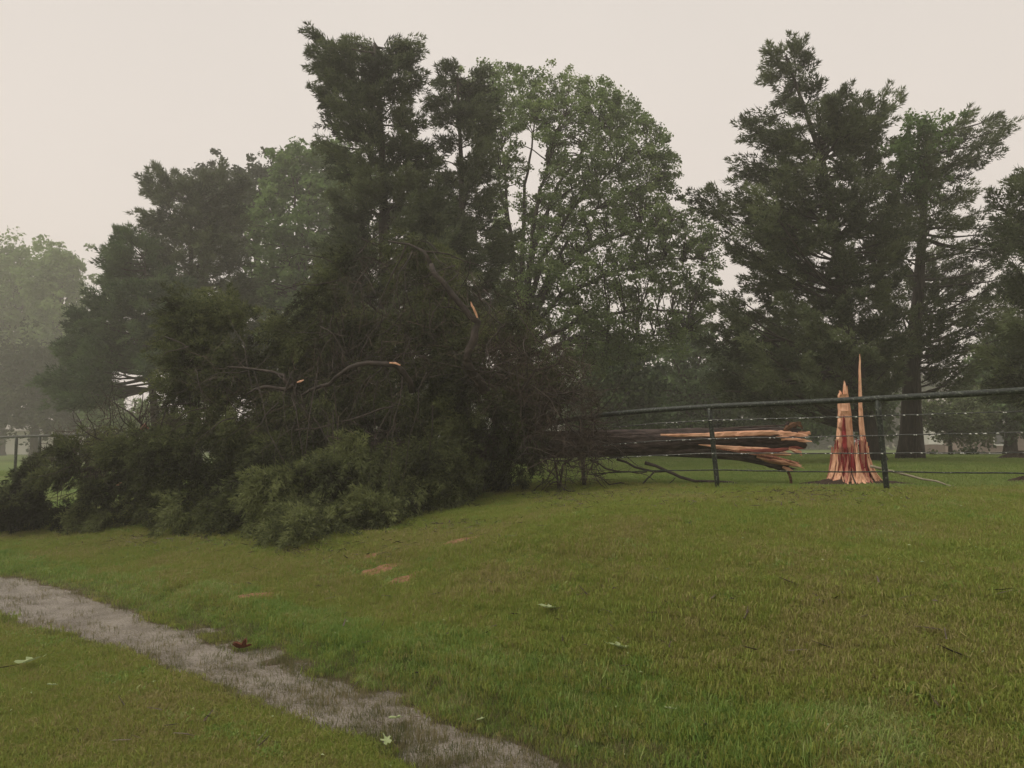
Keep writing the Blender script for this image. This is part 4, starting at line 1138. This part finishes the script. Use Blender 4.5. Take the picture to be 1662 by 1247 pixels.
# traced limbs
def limb(line, r0, r1, name='limb', mat='limb', seed=0):
    b = MB(); pts = []
    for i in range(len(line) - 1):
        a, c = P(*line[i]), P(*line[i + 1]); k = max(2, int((c - a).length / .16))
        for j in range(k):
            q = a.lerp(c, j / k) + Vector((random.gauss(0, .014), random.gauss(0, .014), random.gauss(0, .014))); pts.append(q - FT)
    pts.append(P(*line[-1]) - FT)
    n = len(pts)
    b.tube(pts, [r0 + (r1 - r0) * i / (n - 1) for i in range(n)], 7, rough=.14, seed=seed)
    b.build(name, M[mat], ft)
    return pts
LP = []
for i, (ln, a, b_) in enumerate([
    ([(757, 586, 10.9), (768, 550, 10.9), (775, 525, 10.9), (755, 500, 10.9), (730, 475, 10.95), (705, 445, 11.0), (700, 430, 11.1)], .062, .035),
    ([(700, 430, 11.1), (690, 408, 11.2), (665, 396, 11.3), (630, 391, 11.4)], .032, .012),
    ([(690, 408, 11.2), (730, 412, 11.4), (790, 435, 11.6)], .014, .006),
    ([(820, 720, 12.2), (790, 640, 11.6), (757, 586, 10.9)], .10, .062),
    ([(672, 635, 11.0), (655, 605, 10.8), (640, 592, 10.7), (600, 590, 10.7), (565, 598, 10.7), (545, 612, 10.8), (520, 628, 10.9), (490, 642, 11)], .05, .022),
    ([(474, 628, 10.8), (450, 630, 10.8), (430, 628, 10.8), (400, 640, 10.9)], .036, .016),
    ([(466, 626, 10.8), (462, 612, 10.8), (440, 602, 10.9), (400, 598, 11), (370, 596, 11)], .028, .012),
    ([(560, 600, 11), (556, 570, 11), (545, 545, 11), (520, 530, 11.1)], .018, .008),
    ([(660, 400, 11.3), (640, 440, 11.3), (620, 480, 11.3), (605, 520, 11.2)], .016, .006),
    ([(840, 640, 11.8), (870, 600, 11.6), (905, 590, 11.6), (915, 570, 11.6)], .03, .010),
    ([(870, 700, 11.9), (885, 660, 11.7), (900, 640, 11.6), (945, 632, 11.6)], .035, .012),
    ([(262, 706, 12.6), (230, 722, 12.5), (190, 742, 12.4), (150, 760, 12.3), (130, 765, 12.3)], .05, .03),
    ([(330, 700, 12.3), (280, 718, 12.3), (240, 738, 12.3), (226, 750, 12.2)], .04, .014),
    ([(240, 700, 12.7), (210, 668, 12.7), (180, 650, 12.8)], .02, .008),
    ([(235, 705, 12.7), (228, 680, 12.7), (232, 640, 12.8)], .018, .006),
    ([(250, 705, 12.7), (262, 690, 12.7), (270, 655, 12.7)], .016, .006),
    ([(130, 762, 12.3), (125, 735, 12.4), (105, 712, 12.5)], .02, .008),
    ([(884, 715, 11.8), (898, 735, 11.7), (922, 730, 11.6), (932, 742, 11.6), (915, 755, 11.6), (908, 790, 11.7)], .028, .016),
    ([(900, 738, 11.8), (905, 770, 11.8), (906, 792, 11.8)], .02, .014),
    ([(1050, 748, 12.2), (1080, 764, 12.1), (1105, 775, 12.0), (1150, 782, 12.0), (1185, 783, 12.0), (1228, 792, 12.0)], .030, .012),
    ([(1000, 745, 12.3), (1030, 758, 12.2), (1062, 766, 12.1), (1080, 765, 12.1)], .022, .016),
    ([(1060, 766, 12.1), (1050, 780, 12.1), (1028, 788, 12.1), (990, 784, 12.1), (960, 770, 12.1)], .016, .007),
    ([(1140, 781, 12.0), (1170, 789, 11.95), (1190, 789, 11.95)], .012, .005),
    ([(960, 745, 12.2), (985, 762, 12.2), (1020, 768, 12.15), (1050, 766, 12.1)], .016, .010),
    ([(1095, 776, 12), (1086, 788, 12), (1070, 792, 12)], .008, .004),
    ([(640, 660, 10.6), (600, 672, 10.5), (560, 684, 10.5)], .014, .008)]):
    LP.append(limb(ln, a, b_, seed=i))
# fresh break on the arched limb and other pale breaks
for i, (ln, Yb, mt) in enumerate([([(775, 516, 1.4), (771, 505, 1.9), (766, 496, 1.5), (764, 490, .6)], 10.86, 'sap'),
                                  ([(632, 589, 1.2), (642, 590, 1.8), (650, 593, 1.0)], 10.6, 'sap'),
                                  ([(482, 621, 1), (488, 619, 1.8), (493, 617, .8)], 10.8, 'sap'),
                                  ([(245, 706, 1), (226, 715, 1.5), (210, 722, .8)], 12.45, 'pith'),
                                  ([(228, 700, 2.4), (236, 690, 3), (242, 697, 1)], 12.6, 'pith'),
                                  ([(188, 788, 1), (194, 786, 1.8), (200, 783, .8)], 11.9, 'sap')]):
    slab(ln, 0, .05, M[mt], 'broken_end', ft, FT, Y=Yb, seed=100 + i, jag=.2)

# crown of the fallen cedar
FP_ = [(-30, 830), (15, 800), (45, 778), (60, 750), (95, 732), (130, 725), (165, 710), (240, 708), (275, 700), (290, 640), (292, 560), (300, 500), (330, 480), (380, 500), (420, 520), (470, 520), (520, 480), (560, 430), (600, 385), (650, 372),
       (700, 400), (760, 440), (830, 470), (860, 520), (880, 570), (920, 600), (930, 650), (895, 690), (870, 730), (865, 790), (760, 812), (700, 832), (640, 848), (560, 865), (480, 882), (452, 884), (425, 850), (420, 862),
       (370, 868), (300, 862), (285, 835), (230, 850), (150, 860), (60, 862), (-30, 866)]
bot = np.array([(-60, 866), (60, 862), (150, 860), (240, 850), (290, 858), (370, 868), (420, 864), (455, 884), (520, 874), (640, 848), (700, 832), (760, 812), (860, 795), (960, 786), (1000, 784)], float)
botY = np.array([ground_at(u, v).y for u, v in bot])

def fallen_points(n, poly=FP_, frontbias=1.7, gaps=()):
    u, v = spread_pts(poly, n, gaps, over=5)
    vb = np.interp(u, bot[:, 0], bot[:, 1]); yb = np.interp(u, bot[:, 0], botY)
    hgt = np.clip((vb - v) / 230, 0, 1.4)
    yf = yb + .15 + (12.0 - yb) * np.minimum(hgt, 1) ** .8 - .9 * np.sin(np.pi * np.clip(hgt, 0, 1)) * .55
    back = np.where(hgt < 1, 14.2, 13.2)
    s = rng.random(len(u)) ** frontbias
    # lumpy front: big billows
    yf = yf + .45 * np.sin(u * .031 + v * .017) * np.cos(v * .043 - u * .011)
    Y = yf + s * (back - yf)
    return u, v, Y

def trunk_near(x):
    U = np.clip(831 + F * x / 12.4, 330, 900); return P(float(U), 728, 12.4)
limb_pts = np.array([tuple(q + FT) for l_ in LP[:13] for q in l_])
Bs, As, Ls, Rs, Ts, Ds = [], [], [], [], [], []
tw = MB()
def sprays(n, frontbias, rad, per, gaps=(), tint=.42, poly=FP_, thin=0.0, pl=.36):
    u, v, Yp = fallen_points(n, poly, frontbias, gaps)
    T1 = PA(u, v, Yp); T1[:, 2] = np.maximum(T1[:, 2], H(T1[:, 0], T1[:, 1]) + .22)
    bill = wob(T1[:, 0], T1[:, 2], 1.9, 2)
    for i in range(len(u)):
        if random.random() < thin * np.clip((600 - v[i]) / 130, 0, 1): continue
        tg = Vector(T1[i]); s0 = trunk_near(T1[i][0] + .8)
        k = int(np.argmin(((limb_pts - T1[i]) ** 2).sum(1))); lq = Vector(limb_pts[k])
        if (lq - tg).length < (s0 - tg).length: s0 = lq
        d = tg - s0; L = d.length
        if L < .05: continue
        if random.random() < (.12 if 380 < u[i] < 560 and v[i] > 640 else .45): tw.tube([q - FT for q in bough_curve(s0 + Vector((random.gauss(0, .25), random.gauss(0, .2), random.gauss(0, .2))), tg, sag=random.uniform(-.1, .3) * L, n=6)], [min(.010, .004 + .003 * L) * (1 - .75 * q / 5) for q in range(6)], 4, cap=False, seed=i)
        d = d.normalized()
        main = (d * .6 + Vector((-.35, -.45, -.30 if tg.z > 1.5 else .05))).normalized()
        Rr = rad * random.uniform(.6, 1.35) * min(1, max(.4, .4 + u[i] / 420))
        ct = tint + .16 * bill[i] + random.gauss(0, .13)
        for kx in range(per):
            nr = Vector((random.gauss(0, 1), random.gauss(0, 1), random.gauss(.35, .8))).normalized()
            if nr.dot(main) < -.5: nr = -nr
            bp = tg + Vector((nr.x, nr.y, nr.z * .72)) * Rr * random.uniform(.25, .75)
            ax = (nr * .6 + main * .7 + Vector((random.gauss(0, .35), random.gauss(0, .35), -.2 + random.gauss(0, .35)))).normalized()
            Bs.append(bp); As.append(ax); Ls.append(pl * random.uniform(.6, 1.5) * min(1, max(.5, .5 + u[i] / 420))); Rs.append(pl * random.uniform(.18, .30))
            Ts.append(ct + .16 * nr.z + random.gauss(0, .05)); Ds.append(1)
sprays(250, 3.2, .36, 22, thin=.55)
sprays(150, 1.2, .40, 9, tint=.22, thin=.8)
sprays(60, 3.0, .30, 20, tint=.62, poly=[(430, 850), (445, 780), (520, 740), (640, 740), (760, 760), (780, 800), (700, 830), (560, 862), (455, 880)])
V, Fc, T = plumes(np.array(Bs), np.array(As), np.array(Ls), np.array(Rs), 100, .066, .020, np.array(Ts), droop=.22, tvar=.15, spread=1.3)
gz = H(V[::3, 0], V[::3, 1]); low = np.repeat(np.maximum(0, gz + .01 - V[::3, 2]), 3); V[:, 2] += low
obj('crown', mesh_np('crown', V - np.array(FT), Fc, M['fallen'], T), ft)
tw.build('twigs', M['limb'], ft)['kind'] = 'stuff'
tb2 = MB()
def tangle(n, poly, Y0, Y1, L0, L1, r0_, r1_, bias):
    uu, vv = sample_poly(poly, n)
    for i in range(n):
        p_ = P(uu[i], vv[i], random.uniform(Y0, Y1)); p_.z = max(p_.z, h1(p_.x, p_.y) + .1)
        d = Vector((random.gauss(bias[0], .6), random.gauss(bias[1], .5), random.gauss(bias[2], .6))).normalized(); L = random.uniform(L0, L1)
        pts = [p_ - FT]; k = 7
        for j in range(k):
            d = (d + Vector((random.gauss(0, .22), random.gauss(0, .22), random.gauss(-.06, .22)))).normalized()
            q = pts[-1] + d * (L / k); q.z = max(q.z, h1(q.x + FT.x, q.y + FT.y) - FT.z + .02); pts.append(q)
            if random.random() < .5:
                e = (d + Vector((random.gauss(0, .8), random.gauss(0, .8), random.gauss(0, .8)))).normalized(); l2 = L * random.uniform(.15, .35)
                tb2.tube([pts[-1], pts[-1] + e * l2 * .5, pts[-1] + e * l2 + Vector((0, 0, -.08 * l2))], [r1_ * .9, r1_ * .6, r1_ * .3], 4, cap=False, seed=j)
        rr = random.uniform(.6, 1.3)
        tb2.tube(pts, [rr * (r0_ + (r1_ - r0_) * j / k) for j in range(k + 1)], 5, cap=False, rough=.1, seed=i)
tangle(90, [(850, 620), (930, 600), (975, 690), (985, 770), (900, 785), (850, 740)], 11.3, 12.3, .4, 1.2, .012, .004, (.3, -.2, .1))
tangle(80, [(540, 420), (700, 390), (850, 500), (870, 600), (700, 620), (520, 600)], 10.6, 11.8, .5, 1.3, .010, .003, (-.2, -.1, -.3))
tangle(40, [(300, 560), (480, 590), (560, 640), (480, 700), (310, 690)], 10.3, 11.2, .4, 1.0, .009, .003, (-.2, -.2, -.2))
tangle(40, [(120, 690), (270, 690), (290, 780), (100, 790)], 11.6, 12.4, .4, 1.1, .009, .003, (-.2, -.1, .3))
tb2.build('tangled_branches', M['limb'], ft)['kind'] = 'stuff'
# fine bare brown twigs where the crown is stripped
def fine_twigs(poly, n, Y0, Y1, l, w, parent, org, name, mat='dead', dirw=(0, 0, .3)):
    u, v = sample_poly(poly, n); c = PA(u, v, rng.uniform(Y0, Y1, n))
    gz = H(c[:, 0], c[:, 1]); c[:, 2] = np.maximum(c[:, 2], gz + .08)
    d = unit(rng.normal(size=(n, 3)) + np.array(dirw)); side = unit(np.cross(d, rng.normal(size=(n, 3))))
    Ln = l * rng.uniform(.4, 1.6, n)[:, None]; bend = rng.normal(size=(n, 3)) * Ln * .18
    W_ = w * rng.uniform(.6, 1.5, n)[:, None]
    V = np.stack([c - side * W_, c + side * W_, c + d * Ln * .5 + bend + side * W_ * .7, c + d * Ln * .5 + bend - side * W_ * .7, c + d * Ln], 1).reshape(-1, 3)
    b0 = np.arange(n)[:, None] * 5
    Fc = np.concatenate([b0 + np.array([[0, 1, 2]]), b0 + np.array([[0, 2, 3]]), b0 + np.array([[3, 2, 4]])])
    T = np.tile(rng.random(n), 3)
    return obj(name, mesh_np(name, V - np.array(org), Fc, M[mat], T), parent, kind='stuff')
fine_twigs([(760, 560), (880, 540), (960, 600), (985, 700), (980, 780), (880, 790), (840, 700), (770, 660)], 2600, 10.9, 12.4, .34, .004, ft, FT, 'bare_twigs')
fine_twigs([(560, 420), (700, 400), (860, 500), (880, 580), (600, 640), (480, 600)], 900, 10.6, 12.0, .36, .004, ft, FT, 'bare_twigs')
fine_twigs([(290, 560), (480, 590), (640, 600), (680, 700), (500, 730), (320, 700)], 400, 10.4, 11.6, .28, .0035, ft, FT, 'bare_twigs')
fine_twigs([(60, 740), (160, 660), (280, 650), (300, 760), (100, 800)], 1200, 11.8, 12.8, .34, .004, ft, FT, 'bare_twigs')

# ================================================================== SMALL THINGS
def stick(name, label, line, r0, r1, mat, cat='branch'):
    pts = [P(*q) for q in line]; o0 = pts[0].copy(); b = MB(); out = []
    for i in range(len(pts) - 1):
        for j in range(4): out.append(pts[i].lerp(pts[i + 1], j / 4) - o0 + Vector((0, 0, random.gauss(0, .006))))
    out.append(pts[-1] - o0); n = len(out)
    b.tube(out, [r0 + (r1 - r0) * i / (n - 1) for i in range(n)], 7, rough=.1)
    o = b.build(name, M[mat]); o.location = o0
    return tag(o, label, cat)
stick('broken_branch', 'long thin stick leaning from the stump foot out over the grass', [(1412, 757, 12.0), (1440, 763, 11.9), (1490, 775, 11.6), (1530, 785, 11.3), (1556, 791, 11.15)], .024, .009, 'rod')

def leaf(name, label, u, v, size, mat, seed, rz, curl=.3, cat='leaf'):
    g_ = ground_at(u, v); r_ = random.Random(seed)
    n = 22; V = [(0, 0, .01)]; 
    for j in range(n):
        th_ = 6.2832 * j / n
        rr = size * (.40 + .60 * abs(math.cos(th_ * 2.5)) ** 1.4) * r_.uniform(.8, 1.15) * (1.25 if abs(th_ - 3.14) < 1 else .9)
        x_, y_ = rr * math.cos(th_), rr * math.sin(th_) * .8
        V.append((x_, y_, .012 + curl * abs(y_) + r_.uniform(0, .2) * size * .5))
    for q in ((size * 1.0, -.004, .012), (size * 1.0, .004, .012), (size * 1.4, .006, .02), (size * 1.4, .002, .02)): V.append(q)
    Fc = [(0, 1 + j, 1 + (j + 1) % n) for j in range(n)] + [(n + 1, n + 3, n + 2), (n + 1, n + 4, n + 3)]
    me = mesh_np(name, np.array(V), np.array(Fc), M[mat], np.full(len(Fc), .55))
    o = obj(name, me, loc=g_ + Vector((0, 0, .045))); o.rotation_euler = (r_.uniform(-.3, .1), r_.uniform(-.25, .25), rz)
    if cat: tag(o, label, cat)
    return o
leaf('torn_leaf', 'pale torn leaf lying alone on the middle lawn below the bare clay', 892, 1001, .065, 'paleleaf', 1, .4)
leaf('torn_leaf', 'pale leaf on the lawn right of centre, nearer the camera', 1003, 1067, .060, 'paleleaf', 2, 2.8)
leaf('torn_leaf', 'large light green leaf in the grass at lower left', 50, 1090, .085, 'paleleaf', 3, 1.2)
leaf('torn_leaf', 'yellowish leaf afloat at the near edge of the ditch water', 645, 1184, .045, 'paleleaf', 4, .2)
leaf('torn_leaf', 'pale leaf scrap in the grass at the bottom beside the ditch', 628, 1222, .040, 'paleleaf', 5, 2.0)
leaf('torn_leaf', 'thin pale leaf blade standing from the water near the bottom', 784, 1192, .030, 'paleleaf', 6, .8)
leaf('torn_leaf', 'small pale leaf on the grass below the large green one', 85, 1131, .035, 'paleleaf', 7, .3)
leaf('torn_leaf', 'pale leaf on the lawn near the bottom right of the ditch', 1088, 1182, .028, 'paleleaf', 8, .3)
leaf('dead_leaf', 'crumpled reddish brown leaf standing in the ditch water', 396, 1066, .070, 'brownleaf', 9, .3, curl=1.3)
leaf('torn_leaf', 'pale torn leaves on the lawn behind the hanging trunk splinter', 1216, 768, .11, 'paleleaf', 10, .3)
leaf('torn_leaf', 'bright leaf between the stump and the right fence post', 1466, 776, .08, 'paleleaf', 11, .9)
# pale scraps blown over the lawn
V, Fc, T = [], [], []
x, y = frustum_pts(300, 3, 16, 1.01); z = H(x, y)
for i in range(len(x)):
    if z[i] < .02: continue
    s = random.uniform(.006, .016); a = random.uniform(0, 6.28); b0 = len(V); zz = z[i] + .035
    V += [(x[i] + s * math.cos(a), y[i] + s * math.sin(a), zz), (x[i] - s * .4 * math.sin(a), y[i] + s * .4 * math.cos(a), zz + .008), (x[i] - s * math.cos(a), y[i] - s * math.sin(a), zz), (x[i] + s * .4 * math.sin(a), y[i] - s * .4 * math.cos(a), zz + .004)]
    Fc.append((b0, b0 + 1, b0 + 2, b0 + 3)); T.append(random.random())
o = obj('leaf_scraps', mesh_np('leaf_scraps', np.array(V), np.array(Fc), M['paleleaf'], T), kind='stuff')
V, Fc, T = [], [], []
zones = [(1340, 795, 130, 14, 230), (1100, 795, 180, 16, 160), (900, 800, 90, 14, 260), (700, 845, 120, 16, 160), (520, 885, 120, 14, 120), (250, 872, 220, 12, 150), (900, 950, 600, 110, 90), (300, 1150, 260, 60, 14)]
for (zu, zv, su, sv, cnt) in zones:
    for _ in range(cnt):
        q = ground_at(random.gauss(zu, su * .6), zv + abs(random.gauss(0, sv)))
        L = random.uniform(.015, .07) * (1.6 if random.random() < .15 else 1); w = random.uniform(.0025, .007); a = random.uniform(0, 6.28)
        dx, dy = math.cos(a) * L, math.sin(a) * L; nx_, ny_ = -math.sin(a) * w, math.cos(a) * w; zz = q.z + .03; b0 = len(V); lift = random.uniform(0, .03)
        V += [(q.x - dx + nx_, q.y - dy + ny_, zz), (q.x - dx - nx_, q.y - dy - ny_, zz), (q.x + dx - nx_ * .5, q.y + dy - ny_ * .5, zz + lift), (q.x + dx + nx_ * .5, q.y + dy + ny_ * .5, zz + lift), (q.x, q.y, zz + w * 1.5)]
        Fc += [(b0, b0 + 1, b0 + 4), (b0 + 1, b0 + 2, b0 + 4), (b0 + 2, b0 + 3, b0 + 4), (b0 + 3, b0, b0 + 4)]; T += [random.random()] * 4
obj('storm_debris', mesh_np('storm_debris', np.array(V), np.array(Fc), M['dead'], T), kind='stuff')
# bare clay patches
for i, ((gpt, r)) in enumerate(BG):
    V, Fc = [], []
    na = 18
    for k in range(4):
        for j in range(na):
            th_ = 6.2832 * j / na; e = 1 + .25 * math.sin(2 * th_ + i) + .16 * math.sin(5 * th_ + 2 * i)
            x_ = gpt.x + r * 1.5 * e * math.cos(th_) * k / 3; y_ = gpt.y + r * e * math.sin(th_) * k / 3
            V.append((x_, y_, h1(x_, y_) + (.006 if k < 3 else -.006)))
    for k in range(3):
        for j in range(na): Fc.append((k * na + j, (k + 1) * na + j, (k + 1) * na + (j + 1) % na, k * na + (j + 1) % na))
    obj('clay_patch', mesh_np('clay_patch', np.array(V), np.array(Fc), M['redclay'], smooth=True), kind='structure')

# ================================================================== HAZE
b = MB(); b.box((0, 45, 12.5), (150, 95, 14.5))
m, nt, out = new_mat('rain_haze')
pv = N(nt, 'ShaderNodeVolumePrincipled')
pv.inputs['Color'].default_value = (.98, .94, .87, 1)
pv.inputs['Density'].default_value = .0034
pv.inputs['Anisotropy'].default_value = .3
nt.links.new(pv.outputs[0], out.inputs['Volume'])
hz = b.build('haze', m, smooth=False); hz['kind'] = 'stuff'
